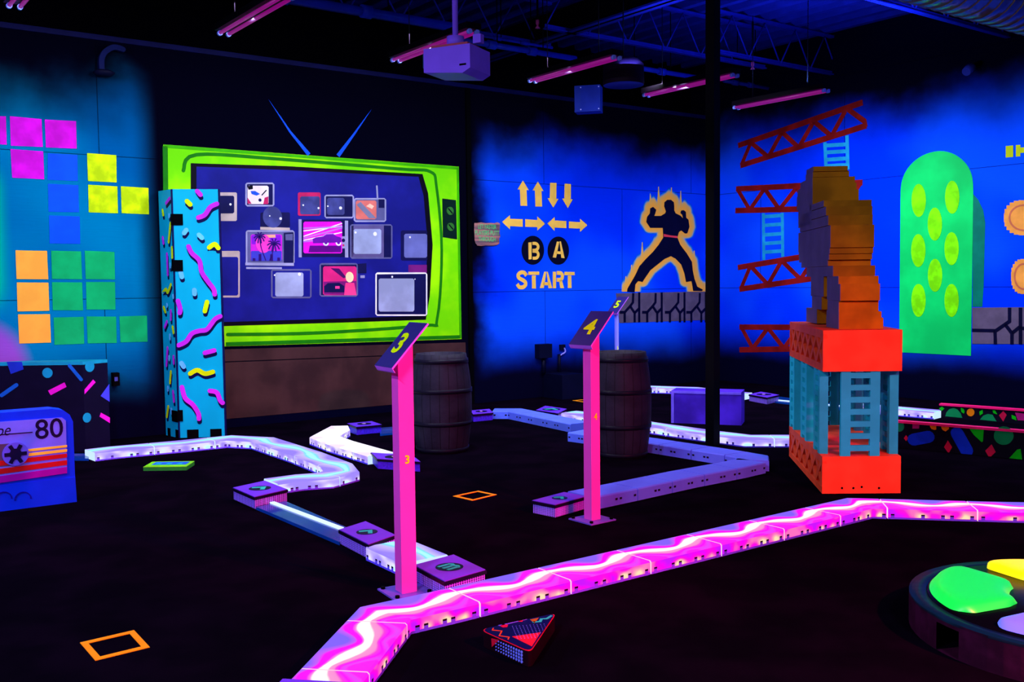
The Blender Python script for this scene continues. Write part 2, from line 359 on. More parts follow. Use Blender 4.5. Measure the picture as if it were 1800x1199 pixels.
def palm(mb, K):
    mb.prism(WA, K.l(rr(258, 690, 488, 765, 6)), .015, .0165, M('dusk_blue', (60, 60, 190))); mb.prism(WA, K.l(rr(262, 570, 482, 640, 6)), .015, .0162, M('dusk_violet', (130, 20, 200)))
    mb.prism(WA, K.l([(340, 570), (440, 568), (442, 590), (345, 592)]), .0165, .0167, M('dusk_peach', (240, 165, 130)))
    mb.disc(WA, K((350, 635)), .085, .10, .0165, .0172, M('dusk_pink', (240, 60, 190)))
    for (bx, by), (tx, ty), r in (((368, 760), (322, 585), 40), ((398, 760), (430, 640), 48)):
        mb.stroke(WA, K.l([(bx, by), (tx + (bx - tx) * .25, ty + (by - ty) * .45), (tx, ty)]), .010, .0172, .019, M('palm_violet', (45, 10, 110)), True, 4)
        for a in range(0, 360, 36):
            c_, s_ = math.cos(math.radians(a)), math.sin(math.radians(a)); mb.stroke(WA, K.l([(tx, ty), (tx + r * .6 * c_, ty + r * .5 * s_ - 6), (tx + r * c_, ty + r * s_ + 6)]), .014, .0172, .019, M('palm_violet', ''), True, 3)
    for x, h in ((280, 20), (325, 52), (412, 50), (465, 25)): mb.prism(WA, K.l([(x - 10, 765), (x + 10, 765), (x + 10, 765 - h), (x - 10, 765 - h)]), .0172, .019, M('palm_violet', ''))
    mb.prism(WA, K.l([(505, 555), (580, 550), (580, 780), (505, 780)]), .012, .014, tvin); mb.stroke(WA, K.l([(215, 788), (580, 792)]), .03, .014, .017, silver, False); mb.stroke(WA, K.l([(222, 818), (490, 820)]), .022, .012, .014, silver, False)
    mb.prism(WA, K.l([(516, 565), (572, 562), (572, 610), (518, 610)]), .014, .016, grey)
tvset(A_, (225, 540, 580, 785), (256, 566, 492, 764), grey, M('sunset_magenta', (200, 30, 200)), silver, palm, 'silver set showing palm trees at sunset')
tvset(A_, (415, 832, 708, 1040), (440, 852, 652, 1032), scr, pale, grey, lambda mb, K: (dot(mb, K, 622, 865, .03), dot(mb, K, 435, 872, .015)), 'pale blank screen at lower left')
tvset(A_, (612, 250, 782, 425), (628, 280, 776, 415), redp, glass_, None, lambda mb, K: (dot(mb, K, 650, 346, .015), dot(mb, K, 765, 368, .02)), 'small pink red set')
def car(mb, K):
    for i, (y0, y1) in enumerate(((495, 560), (520, 575), (545, 590), (575, 600), (480, 520), (475, 500))): mb.stroke(WA, K.l([(655, y1 + 20), (940, y0 - 12 + i * 9)]), .012 + .004 * (i % 2), .015, .0165, (white, M('streak_violet', (190, 110, 255)))[i % 2], True)
    b = M('car_purple', (100, 15, 150)); mb.prism(WA, K.l([(720, 600), (745, 588), (790, 582), (820, 562), (870, 558), (900, 580), (935, 590), (935, 625), (725, 632)]), .0165, .019, b)
    mb.stroke(WA, K.l([(795, 580), (822, 562), (868, 560)]), .012, .019, .021, M('streak_violet', '')); 
    for x in (820, 915): dot(mb, K, x, 628, .06, white); mb.disc(WA, K((x, 628)), .018, .018, .018, .0195, b)
    mb.prism(WA, K.l([(700, 650), (935, 650), (935, 700), (690, 700)]), .0155, .0165, M('road_purple', (90, 0, 120))); mb.stroke(WA, K.l([(627, 452), (628, 738)]), .035, .012, .015, silver, False)
tvset(A_, (640, 455, 1030, 735), (652, 470, 943, 708), tvin, M('neon_magenta', (225, 15, 220)), None, car, 'large set showing a car under neon streaks')
tvset(B_, (42, 255, 240, 410), (55, 272, 178, 392), tvin, glass_, silver, lambda mb, K: (dot(mb, K, 150, 343, .03), dot(mb, K, 60, 330, .015)), 'dark set with a bright spot')
def e5(mb, K):
    mb.prism(WA, K.l([(262, 320), (290, 300), (400, 415), (350, 415)]), .015, .017, M('art_grey', (120, 120, 150))); mb.prism(WA, K.l([(330, 330), (355, 312), (385, 330), (370, 350)]), .015, .017, M('art_peach', (255, 190, 160)))
    mb.stroke(WA, K.l([(405, 190), (410, 275)]), .02, .012, .015, silver)
    mb.prism(WA, K.l([(418, 282), (458, 282), (458, 342), (418, 342)]), .012, .0155, tvin)
tvset(B_, (248, 278, 466, 436), (258, 290, 402, 422), grey, M('art_orange', (215, 110, 100)), silver, e5, 'set showing an orange picture with a diagonal band')
tvset(B_, (222, 462, 510, 694), (242, 490, 436, 665), M('taupe_paint', (90, 80, 130)), pale, grey, lambda mb, K: (dot(mb, K, 392, 525, .04), dot(mb, K, 255, 515, .02), mb.prism(WA, K.l([(455, 465), (506, 465), (506, 690), (455, 690)]), .012, .014, tvin)), 'blank set in the middle')
tvset(B_, (575, 500, 760, 712), (597, 524, 758, 692), tvin, M('violet_glass', (100, 105, 170)), None, lambda mb, K: dot(mb, K, 637, 548, .02), 'blank set at the right edge')
mb = MB(); mb.prism(WA, B_.l([(150, 542), (185, 542), (185, 626), (152, 626)]), .012, .014, silver); dot(mb, B_, 170, 570, .035, tvin); dot(mb, B_, 170, 604, .02, redp); mb.stroke(WA, B_.l([(192, 432), (193, 690)]), .04, .012, .015, silver, False); mb.build('dial_strip', tv)
def sunset(mb, K):
    mb.prism(WA, K.l([(30, 860), (260, 855), (262, 955), (35, 950)]), .015, .0162, M('sea_violet', (120, 20, 110))); mb.disc(WA, K((213, 828)), .05, .06, .0162, .018, M('sun_cream', (255, 225, 170)))
    mb.prism(WA, K.l([(80, 765), (140, 768), (190, 830), (170, 835)]), .0155, .017, M('cloud_violet', (70, 10, 90))); mb.prism(WA, K.l([(185, 868), (245, 868), (262, 955), (175, 955)]), .0162, .017, M('glint_pink', (250, 60, 130)))
    mb.prism(WA, K.l([(35, 892), (60, 870), (140, 868), (175, 890), (175, 935), (35, 935)]), .017, .0185, tvin); mb.stroke(WA, K.l([(112, 900), (142, 900)]), .03, .0185, .02, M('tail_pink', (255, 60, 150)), False)
    mb.prism(WA, K.l([(270, 735), (332, 730), (332, 800), (270, 800)]), .012, .014, tvin); mb.stroke(WA, K.l([(290, 825), (320, 825)]), .03, .012, .014, silver, False)
tvset(B_, (8, 735, 268, 960), (28, 752, 262, 955), tvin, M('sunset_rose', (215, 35, 120)), grey, sunset, 'set showing a sun over water and a car')
mb = MB(); mb.prism(WA, B_.l([(628, 742), (757, 742), (757, 800), (628, 795)]), .009, .011, M('plum_paint', (110, 25, 110))); mb.build('plum_patch', tv)
tvset(B_, (400, 800, 755, 1095), (418, 838, 668, 1070), tvin, pale, white, lambda mb, K: (dot(mb, K, 512, 826, .02), dot(mb, K, 672, 842, .012)), 'largest blank set at lower right, white outline')
# brown stand painted below
brown, t, b = newmat('brown_stand_paint'); oc = t.add('ShaderNodeTexCoord').outputs['Object']
t.put(b.inputs['Base Color'], t.mix(t.sm(t.noise(oc, 2.5, 5), .3, .7), rgb((46, 28, 32)), rgb((66, 42, 44)))); b.inputs['Roughness'].default_value = .7; b.inputs['Specular IOR Level'].default_value = .06
o = painted('painted_stand', wall_back, WA, [(I((296, 617), (818, 602), (820, 700), (300, 745)), brown)], [(I((300, 640), (818, 620)), .012, blk, 0, False)], 'brown painted shelf under the television')

# arrows, buttons, word
S_ = PX(WA, 820, 280, 3.9967); yel = M('arrow_orange_paint', (250, 195, 80), var=.07)
def arrow(pts, l): painted('painted_arrow', wall_back, WA, [(S_.l(pts), yel)], label=l)
def vert(xc, w, hw, y0, y1, up, dx=4):
    h = 62
    if up: return [(xc - 2, y0), (xc + hw - 2, y0 + h + 5), (xc + w, y0 + h + 3), (xc + w + dx, y1), (xc - w + dx, y1), (xc - w, y0 + h), (xc - hw, y0 + h)]
    return [(xc - w + 2, y0), (xc + w + 2, y0 + 2), (xc + w + 1, y1 - h), (xc + hw, y1 - h), (xc + 2, y1), (xc - hw, y1 - h - 5), (xc - w, y1 - h - 5)]
arrow(vert(398, 23, 40, 150, 327, True), 'first up arrow from the left'); arrow(vert(503, 23, 39, 157, 332, True), 'second up arrow'); arrow(vert(607, 22, 38, 165, 340, False), 'first down arrow'); arrow(vert(709, 22, 37, 172, 343, False), 'second down arrow')
arrow([(250, 440), (305, 393), (305, 418), (394, 421), (394, 474), (305, 470), (305, 493)], 'left arrow beside the wooden sign'); arrow([(412, 421), (497, 427), (497, 402), (551, 453), (497, 500), (497, 477), (412, 474)], 'right arrow, second in the row')
arrow([(568, 451), (618, 407), (618, 430), (700, 434), (700, 484), (618, 480), (618, 504)], 'left arrow, third in the row'); arrow([(719, 437), (797, 442), (797, 418), (848, 463), (797, 510), (797, 487), (719, 484)], 'right arrow at the row end')
btn = M('button_black_paint', (4, 4, 30))
for c_, rx, ry in (((465, 639), 79, 102), ((644, 642), 75, 99)):
    mb = MB(); mb.prism(WA, S_.l([(c_[0] + rx * math.cos(k * PI / 18), c_[1] + ry * math.sin(k * PI / 18)) for k in range(36)]), 0, .004, btn); mb.build('painted_button', wall_back)
def letter(polys, strokes, l, c=(0, .004)): painted('painted_letter', wall_back, WA, [(S_.l(p), yel) for p in polys], [(S_.l(p), wd, yel, sm, False) for p, wd, sm in strokes], l, c)
letter([[(433, 585), (455, 583), (455, 703), (435, 704)]], [([(461, 592), (485, 592), (500, 606), (500, 624), (487, 638), (462, 640)], .040, 3), ([(462, 646), (490, 648), (502, 664), (500, 682), (488, 694), (463, 695)], .040, 3)], 'stencil letter B on the left button', (.004, .007))
letter([[(604, 690), (634, 578), (650, 580), (627, 692)], [(652, 577), (661, 577), (687, 695), (665, 693)]], [([(625, 655), (672, 658)], .035, 0)], 'stencil letter A on the right button', (.004, .007))
w6 = .05
letter([], [([(420, 818), (405, 797), (380, 796), (363, 812), (366, 832), (390, 846), (412, 862), (413, 884), (395, 899), (370, 898), (356, 876)], w6, 3)], 'stencil letter S')
letter([[(434, 789), (510, 789), (510, 812), (434, 812)], [(459, 816), (485, 816), (486, 908), (460, 908)]], [], 'stencil letter T, first')
letter([[(515, 905), (546, 790), (560, 790), (542, 905)], [(562, 790), (570, 790), (601, 905), (576, 906)]], [([(538, 874), (582, 875)], w6 * .8, 0)], 'stencil letter A in START')
letter([[(606, 790), (628, 790), (628, 906), (606, 906)], [(650, 850), (668, 846), (684, 905), (658, 906)]], [([(634, 799), (660, 800), (672, 812), (672, 832), (660, 845), (634, 847)], w6, 3)], 'stencil letter R')
letter([[(687, 791), (758, 792), (758, 815), (687, 814)], [(711, 818), (735, 818), (737, 905), (712, 905)]], [], 'stencil letter T, last')

# glowing fighter silhouette on stone ledge
K1 = PX(WA, 1070, 300, 3.996)
sil = [(388, 250), (390, 222), (410, 205), (435, 205), (455, 222), (458, 248), (458, 280), (468, 300), (500, 315), (520, 335), (515, 310), (502, 298), (508, 280), (525, 278), (540, 290), (542, 330), (558, 345), (565, 395), (550, 440), (535, 442), (508, 420), (492, 430), (480, 470), (500, 520), (545, 580), (582, 640), (588, 700), (600, 760), (620, 815), (658, 835), (655, 845), (592, 845), (580, 775), (542, 782), (530, 720), (508, 660), (470, 620), (435, 600), (390, 620), (340, 660), (290, 700), (235, 782), (205, 775), (185, 800), (180, 855), (128, 850), (130, 830), (150, 795), (185, 735), (215, 670), (260, 620), (310, 570), (350, 520), (382, 470), (378, 402), (290, 402), (262, 360), (268, 325), (288, 300), (290, 265), (310, 255), (332, 275), (325, 300), (318, 318), (365, 318), (395, 300), (400, 285)]
m, t, b = newmat('flame_airbrush'); at = t.add('ShaderNodeAttribute', attribute_name='glow'); b.inputs['Roughness'].default_value = .6; b.inputs['Specular IOR Level'].default_value = .06
c_ = t.ramp(at.outputs['Fac'], [(0, rgb((0, 80, 245))), (.3, rgb((20, 140, 215))), (.55, rgb((225, 175, 90))), (1, rgb((250, 170, 60)))]); t.put(b.inputs['Base Color'], c_)
tr = t.add('ShaderNodeBsdfTransparent'); mx = t.add('ShaderNodeMixShader'); t.l.new(t.sm(at.outputs['Fac'], 0, .45), mx.inputs[0]); t.l.new(tr.outputs[0], mx.inputs[1]); t.l.new(b.outputs[0], mx.inputs[2]); t.l.new(mx.outputs[0], m.node_tree.nodes['Material Output'].inputs[0])
gx, gy = np.meshgrid(np.arange(90, 700, 5.0), np.arange(90, 860, 5.0)); S2 = np.array(sil, float); D = np.full(gx.shape, 1e9)
for i in range(len(S2)):
    a = S2[i]; e = S2[(i + 1) % len(S2)] - a
    tt = np.clip(((gx - a[0]) * e[0] + (gy - a[1]) * e[1]) / (e @ e + 1e-9), 0, 1); ddx = gx - a[0] - tt * e[0]; ddy = gy - a[1] - tt * e[1]
    rip = 1 + .55 * np.sin(gx * .085) * np.sin(gx * .031 + 1.3)
    ddy = np.where(ddy < 0, ddy * (.5 + .25 * rip), ddy * 1.2); D = np.minimum(D, np.hypot(ddx, ddy))
for xs_, y0, y1 in ((292, 150, 300), (350, 110, 240), (440, 115, 220), (505, 140, 300), (235, 500, 640), (160, 660, 800), (120, 740, 840), (600, 560, 760), (650, 770, 830)):
    hh = np.clip((gy - y0) / (y1 - y0), 0, 1); inside = (gy > y0) & (gy < y1 + 20)
    D = np.where(inside, np.minimum(D, 12 + np.abs(gx - xs_) * 2.6 / (hh + .12)), D)
G = np.clip(1 - (D - 14) / 44, 0, 1); idx = -np.ones(gx.shape, int); vv = []; gl = []
for r_ in range(gx.shape[0]):
    for c__ in range(gx.shape[1]):
        idx[r_, c__] = len(vv); q = K1((gx[r_, c__], gy[r_, c__])); vv.append(WA.P(q[0], q[1], .002)); gl.append(G[r_, c__])
fs = [(idx[r_ + 1, c__], idx[r_ + 1, c__ + 1], idx[r_, c__ + 1], idx[r_, c__]) for r_ in range(gx.shape[0] - 1) for c__ in range(gx.shape[1] - 1) if G[r_:r_ + 2, c__:c__ + 2].max() > 0 and max(gy[r_ + 1, c__], 0) < 852]
me = bpy.data.meshes.new('painted_flames'); me.from_pydata([tuple(p - WL['wall_back']) for p in vv], [], [tuple(int(k) for k in f) for f in fs]); me.materials.append(m)
ca = me.color_attributes.new('glow', 'FLOAT_COLOR', 'POINT'); ca.data.foreach_set('color', [x for g in gl for x in (g, g, g, 1)])
o = bpy.data.objects.new('painted_flames', me); COL.objects.link(o); o.parent = wall_back; lab(o, 'orange airbrushed flames around the dark fighter')
painted('painted_fighter', wall_back, WA, [(K1.l(sil), M('silhouette_paint', (4, 4, 38)))], label='dark silhouette of a fighter with raised fists', c=(.003, .007))
painted('painted_belt', wall_back, WA, [(K1.l([(384, 445), (430, 455), (480, 460), (478, 474), (430, 468), (384, 464)]), M('belt_red_paint', (235, 60, 80)))], label='red belt', c=(.007, .009))
stone = M('stone_paint', (88, 75, 100), var=.15); stl = M('stone_light_paint', (130, 115, 120))
def ledge(K, pts, lines, par, F, l, wd=.04):
    mb = MB(); mb.prism(F, K.l(pts), 0, .005, stone)
    for p in lines: mb.stroke(F, K.l(p), wd, .005, .008, M('stone_line_paint', (3, 3, 38)), False)
    lab(mb.build('painted_stone_ledge', par), l)
ln = []
for dx in (0, 158, 318, 468):
    ln += [[(170 + dx, 860), (168 + dx, 925), (150 + dx, 950), (110 + dx, 995)], [(75 + dx - (0 if dx else 0), 995), (110 + dx, 995)], [(110 + dx, 995), (110 + dx, 1065)], [(150 + dx, 955), (180 + dx, 1000), (180 + dx, 1065)], [(180 + dx, 1000), (214 + dx, 965)], [(212 + dx, 855), (212 + dx, 1065)]]
ln = [[(x, y) for x, y in p if x < 703] for p in ln]; ln = [p for p in ln if len(p) > 1]
ledge(K1, [(50, 862), (704, 848), (704, 1048), (75, 1070)], ln, wall_back, WA, 'grey stone block platform under the fighter')
K3 = PX(WC, 1550, 220, 2.856)
ledge(K3, [(455, 916), (960, 912), (960, 1100), (455, 1098)], [[(455, 1030), (570, 1032)], [(643, 916), (643, 985), (570, 1035), (572, 1100)], [(620, 1000), (655, 1045), (655, 1100)], [(655, 1045), (698, 1010)], [(698, 916), (698, 1100)], [(700, 1020), (800, 1022), (880, 965), (880, 915)]], wall_right, WC, 'grey stone block platform right of the green arch')

# right wall murals
red = M('girder_red_paint', (118, 14, 16), var=.3, scale=4); ladt = M('ladder_teal_paint', (25, 150, 200), var=.15)
def girder(K, top, bot, zig, l, extra=()):
    mb = MB()
    for p in (top, bot): mb.stroke(WC, K.l(p), .078, 0, .004, red, False)
    mb.stroke(WC, K.l(zig), .062, 0.0005, .0035, red, False)
    for p in extra: mb.stroke(WC, K.l(p), .065, 0, .0038, red, False)
    lab(mb.build('painted_girder', wall_right), l)
K4 = PX(WC, 1200, 0, 3.0); K5 = PX(WC, 1280, 160, 2.497)
girder(K4, [(293, 768), (950, 540)], [(305, 874), (970, 662)], [(360, 752), (310, 870)], 'top painted red girder, sloping up to the right', ([(360, 752), (452, 828)], [(452, 828), (522, 700)], [(522, 695), (612, 778)], [(612, 778), (692, 640)], [(692, 640), (785, 718)], [(785, 718), (858, 585)], [(870, 575), (960, 640), (964, 670)]))
girder(K5, [(35, 430), (590, 402)], [(32, 525), (570, 512)], [(42, 432), (95, 522)], 'second painted red girder, level', ([(95, 522), (160, 428)], [(160, 428), (225, 520)], [(225, 520), (300, 425)], [(300, 425), (370, 515)], [(370, 515), (440, 420)], [(440, 420), (510, 510)], [(510, 510), (580, 405)]))
girder(K5, [(43, 775), (400, 715)], [(50, 870), (375, 822)], [(98, 768), (56, 868)], 'third painted red girder, sloping', ([(98, 768), (175, 850)], [(175, 850), (235, 745)], [(235, 745), (318, 826)], [(318, 826), (385, 722)]))
girder(K5, [(50, 1036), (520, 1038)], [(50, 1136), (520, 1128)], [(60, 1040), (108, 1130)], 'lowest painted red girder, level', ([(108, 1130), (175, 1040)], [(175, 1040), (245, 1130)], [(245, 1130), (310, 1040)]))
def pladder(K, r1, r2, rungs, l):
    mb = MB()
    for r in (r1, r2): mb.stroke(WC, K.l(r), .05, 0, .004, ladt, False)
    for y in rungs: mb.stroke(WC, K.l([(r1[0][0], y), (r2[0][0], y - 6)]), .05, .0005, .0035, ladt, False)
    lab(mb.build('painted_ladder', wall_right), l)
pladder(K5, [(425, 225), (430, 345)], [(522, 195), (526, 345)], (240, 270, 302, 330), 'upper painted teal ladder'); pladder(K5, [(155, 537), (157, 742)], [(238, 535), (240, 728)], (552, 590, 632, 670, 708), 'lower painted teal ladder')
gA = M('arch_green_paint', (8, 205, 95), var=.18, scale=1.5); gB = M('arch_shade_green_paint', (0, 110, 90)); gO = M('oval_lime_paint', (120, 232, 5), var=.2, scale=8)
arc = smooth([(95, 330), (103, 275), (128, 222), (170, 176), (225, 144), (290, 130), (350, 140), (400, 170), (435, 210), (455, 262), (460, 330)], 3)
mb = MB(); mb.prism(WC, K3.l([(458, 345), (485, 375), (510, 428), (520, 490), (512, 800), (505, 912), (456, 912)]), 0, .003, gB); lab(mb.build('painted_arch_shade', wall_right), 'darker green edge behind the arch')
mb = MB(); mb.prism(WC, K3.l([(88, 1140)] + arc + [(455, 700), (448, 1158)]), 0, .005, gA); pa = mb.build('painted_arch', wall_right); lab(pa, 'bright green round-topped arch')
for c_ in ((187, 378), (355, 362), (268, 497), (185, 630), (352, 620), (269, 754), (186, 880), (352, 880)):
    mb = MB(); mb.prism(WC, K3.l([(c_[0] + 36 * math.cos(k * PI / 14), c_[1] + 83 * math.sin(k * PI / 14)) for k in range(28)]), .005, .008, gO); mb.build('painted_oval', pa)
co = M('coin_orange_paint', (228, 148, 62)); co2 = M('coin_line_paint', (190, 100, 70))
for cy, rx, ry in ((465, 100, 88), (760, 64, 88)):
    mb = MB(); st = []
    for k in range(4 * 6):
        a = 2 * PI * k / 24; b_ = 2 * PI * (k + 1) / 24; st += [(714 + rx * math.cos(a), cy + ry * math.sin(a)), (714 + rx * math.cos(b_), cy + ry * math.sin(a))] if (k // 6) % 2 else [(714 + rx * math.cos(a), cy + ry * math.sin(a)), (714 + rx * math.cos(a), cy + ry * math.sin(b_))]
    mb.prism(WC, K3.l(st), 0, .004, co); mb.stroke(WC, K3.l([(714 + rx * .72 * math.cos(k * PI / 12), cy + ry * .72 * math.sin(k * PI / 12)) for k in range(25)]), .02, .004, .006, co2, False)
    lab(mb.build('painted_coin', wall_right), ('upper' if cy < 500 else 'lower') + ' orange coin shape')
mb = MB(); ym = M('mark_yellow_paint', (190, 205, 0))
for p in ([(623, 105), (660, 102), (660, 160), (623, 163)], [(674, 100), (696, 99), (696, 157), (674, 158)], [(696, 113), (720, 111), (720, 138), (696, 140)]): mb.prism(WC, K3.l(p), 0, .004, ym)
lab(mb.build('painted_letters', wall_right), 'blocky yellow marks at the right edge')

# ------------------------------------------------------------------ ceiling lamps with their light
lamp_housing = M('lamp_housing_black', (10, 6, 14), .4); capm = M('lamp_holder_white', (120, 140, 255), .4); tubem = ME('blacklight_tube', (170, 10, 150), .5); tube2 = ME('blacklight_tube_dim', (190, 20, 120), .5)
def fixture(A, label, power=70, L=1.25, col=(.78, .82, 1.0), dirv=DC, aim=None, group='twin blacklight tubes under the ceiling'):
    t = thing('tube_light', A, label, 'ceiling light', group); side = Z.cross(dirv).normalized()
    F = Fr(A, dirv)
    mb = MB(); mb.obox(A - side * .07 + Z * .02, dirv * L, side * .14, Z * .05, lamp_housing); mb.build('housing', t)
    for s in (-.035, .035):
        mb = MB(); mb.cyl(A + side * s + dirv * .03, A + side * s + dirv * (L - .03), .014, tubem, 12); mb.build('tube', t)
        for e in (0, L - .03):
            mb = MB(); mb.cyl(A + side * s + dirv * e, A + side * s + dirv * (e + .03), .02, capm, 12); mb.cyl(A + side * s + dirv * (e + .015), A + side * s + dirv * (e + .015) + Z * .04, .008, capm, 8); mb.build('lamp_holder', t)
    for e in (.25, L - .25):
        mb = MB(); mb.cyl(A + dirv * e + Z * .06, A + dirv * e + Z * (4.5 - A.z), .004, lamp_housing, 6); mb.build('hanger', t)
    ld = bpy.data.lights.new('tube_glow', 'AREA'); ld.shape = 'RECTANGLE'; ld.size = L * .9; ld.size_y = .06; ld.energy = power; ld.color = col; ld.spread = math.radians(160)
    lo = bpy.data.objects.new('tube_glow', ld); COL.objects.link(lo); lo.parent = t
    aim = (aim or -DC).normalized(); zz = (Z * .86 - aim * .50).normalized(); yy = zz.cross(dirv).normalized(); xx = yy.cross(zz)
    lo.matrix_local = Matrix(((xx.x, yy.x, zz.x, 0), (xx.y, yy.y, zz.y, 0), (xx.z, yy.z, zz.z, 0), (0, 0, 0, 1))); lo.location = dirv * L / 2 - Z * .03
    return t
for (px, py), l, pw in (((25, 12), 'farthest left twin tube light, only its end showing', 75), ((393, 60), 'large near twin tube light above the television antenna', 92), ((695, 107), 'magenta twin tube light above the white projector', 100), ((935, 143), 'twin tube light above the blue speaker box', 100), ((1135, 168), 'twin tube light crossing behind the black pole', 105), ((1293, 190), 'twin tube light right of the black pole', 92)):
    fixture(FL(px, py, 3.5), l, pw, aim=(DA - DC if px == 1135 else (DA if px == 1293 else -DC)))
for P, pw in ((Vector((4.6, 8.6, 3.5)), 95), (Vector((5.2, 6.0, 3.5)), 60), (Vector((-5.6, 4.0, 3.5)), 330), (Vector((-2.2, 1.8, 3.5)), 200), (Vector((1.6, 1.0, 3.5)), 150)):  # unseen tube lights added to light the foreground and right side
    fixture(P, 'added twin tube light, unseen, over the front of the room', pw, aim=(DA if P.x > 4 else Vector((.35, .94, 0))), col=((.50, .40, 1.0) if P.x < -5 else (.78, .82, 1.0)))
# red wash floodlights on the right, outside the frame; the floor wash is added
def wash(P, tgt, power, col, size, l):
    t = thing('flood_light', P, l, 'floodlight'); d = (Vector(tgt) - P).normalized()
    mb = MB(); a = d.orthogonal().normalized(); b = d.cross(a); mb.obox(P - a * .12 - b * .12 - d * .1, a * .24, b * .24, d * .08, lamp_housing); mb.build('housing', t)
    ld = bpy.data.lights.new('wash', 'SPOT'); ld.energy = power; ld.color = col; ld.spot_size = math.radians(size); ld.spot_blend = .6; ld.shadow_soft_size = .08
    lo = bpy.data.objects.new('wash', ld); COL.objects.link(lo); lo.parent = t; lo.rotation_euler = d.to_track_quat('-Z', 'Y').to_euler()
wash(Vector((4.2, 1.6, 2.6)), (-.15, 5.35, .55), 2600, (1, .0, .12), 27, 'red floodlight outside the picture at the right')

wash(Vector((3.4, 1.4, 2.9)), (1.5, 4.6, 0), 1900, (1, .0, .10), 74, 'added unseen red floodlight tinting the floor and foreground')  # added to redden the floor around the pink rail
# ------------------------------------------------------------------ overhead structure
pipe = M('pipe_blue_paint', (12, 30, 140), .4); pipe_d = M('pipe_dark_paint', (8, 14, 75), .4)
def hpipe(p, q, z, r, m, name, label, cat, hang=(.3, .7)):
    a = FL(*p, z); b_ = FL(*q, z); d = DA if abs((b_ - a).normalized().dot(DA)) > .8 else DC
    if (b_ - a).dot(d) < 0: d = -d
    b_ = a + d * (b_ - a).length
    t = thing(name, a, label, cat); mb = MB(); mb.cyl(a, b_, r, m, 12); mb.build('run', t)
    for k in (.25, .6): c = a.lerp(b_, k); mb = MB(); mb.cyl(c - d * .05, c + d * .05, r * 1.5, m, 12); mb.build('coupling', t)
    for k in hang: c = a.lerp(b_, k); mb = MB(); mb.cyl(c, Vector((c.x, c.y, 4.72)), .006, BLK, 6); mb.build('hanger', t)
hpipe((380, -25), (770, 55), 4.0, .04, pipe, 'sprinkler_pipe', 'thick blue pipe above the television antenna', 'pipe')
hpipe((810, 70), (1005, 105), 4.0, .03, pipe, 'sprinkler_pipe', 'blue pipe running right from the projector', 'pipe')
hpipe((1065, 110), (1225, 136), 4.0, .028, pipe, 'sprinkler_pipe', 'blue pipe ending just left of the black pole', 'pipe')
hpipe((840, 62), (965, 86), 4.15, .014, pipe, 'conduit', 'thin blue conduit just above the projector pipe', 'conduit')
hpipe((1272, 142), (1345, 156), 4.0, .022, pipe_d, 'sprinkler_pipe', 'dark blue pipe right of the black pole', 'pipe')
mb = MB(); a = FL(840, 108, 4.2); b_ = FL(1180, -4, 4.2); L = (b_ - a).length + 1.5
mb.obox(a, DC * L, DA * .16, Z * .02, pipe_d); mb.obox(a + DA * .06, DC * L, DA * .04, Z * .3, BLK); mb.obox(a + Z * .3, DC * L, DA * .16, Z * .02, pipe_d)
tag(mb.build('steel_beam'), 'long blue steel beam crossing the ceiling above the tube lights', 'beam')
# open web joists along the back wall direction
jm = M('joist_paint', (16, 24, 120), .45)
def joist(p, l, n0, n1):
    a = FL(*p, 4.2); mb = MB()
    mb.obox(a + DA * n0, DA * (n1 - n0), DC * .06, Z * .012, jm); mb.obox(a + DA * n0 + DC * .028, DA * (n1 - n0), DC * .006, Z * .05, jm); mb.obox(a + DA * n0 + Z * .48, DA * (n1 - n0), DC * .06, Z * .03, jm)
    x = n0
    while x < n1 - .6:
        mb.cyl(a + DA * x + Z * .01 + DC * .03, a + DA * (x + .3) + Z * .48 + DC * .03, .009, jm, 6); mb.cyl(a + DA * (x + .3) + Z * .48 + DC * .03, a + DA * (x + .6) + Z * .01 + DC * .03, .009, jm, 6); x += .6
    tag(mb.build('roof_joist'), l, 'joist', 'open web joists under the roof deck')
joist((1100, 78), 'open web joist ending left of the black pole', -1.2, 2.4); joist((1350, 112), 'open web joist right of the black pole, nearest the corner', -1.0, 1.6); joist((1640, 33), 'open web joist at the upper right below the duct', -4.0, 1.5); joist((700, 40), 'dark open web joist above the television wall', -6, 2.0)
# spiral duct
m, t, b = newmat('spiral_duct_metal'); oc = t.add('ShaderNodeTexCoord').outputs['Object']; b.inputs['Metallic'].default_value = .55; b.inputs['Roughness'].default_value = .35; b.inputs['Base Color'].default_value = rgb((120, 110, 105))
a = FL(1720, -28, 4.1); mb = MB(); r = .3; n = 24
for k in range(-14, 16):
    p0 = a + DA * (k * .16); mb.cyl(p0, p0 + DA * .148, r, m, n, cap=False); mb.cyl(p0 + DA * .148, p0 + DA * .154, r, m, n, r1=r * 1.03, cap=False); mb.cyl(p0 + DA * .154, p0 + DA * .16, r * 1.03, m, n, r1=r, cap=False)
tag(mb.build('spiral_duct'), 'large round spiral metal duct in the upper right corner', 'duct')

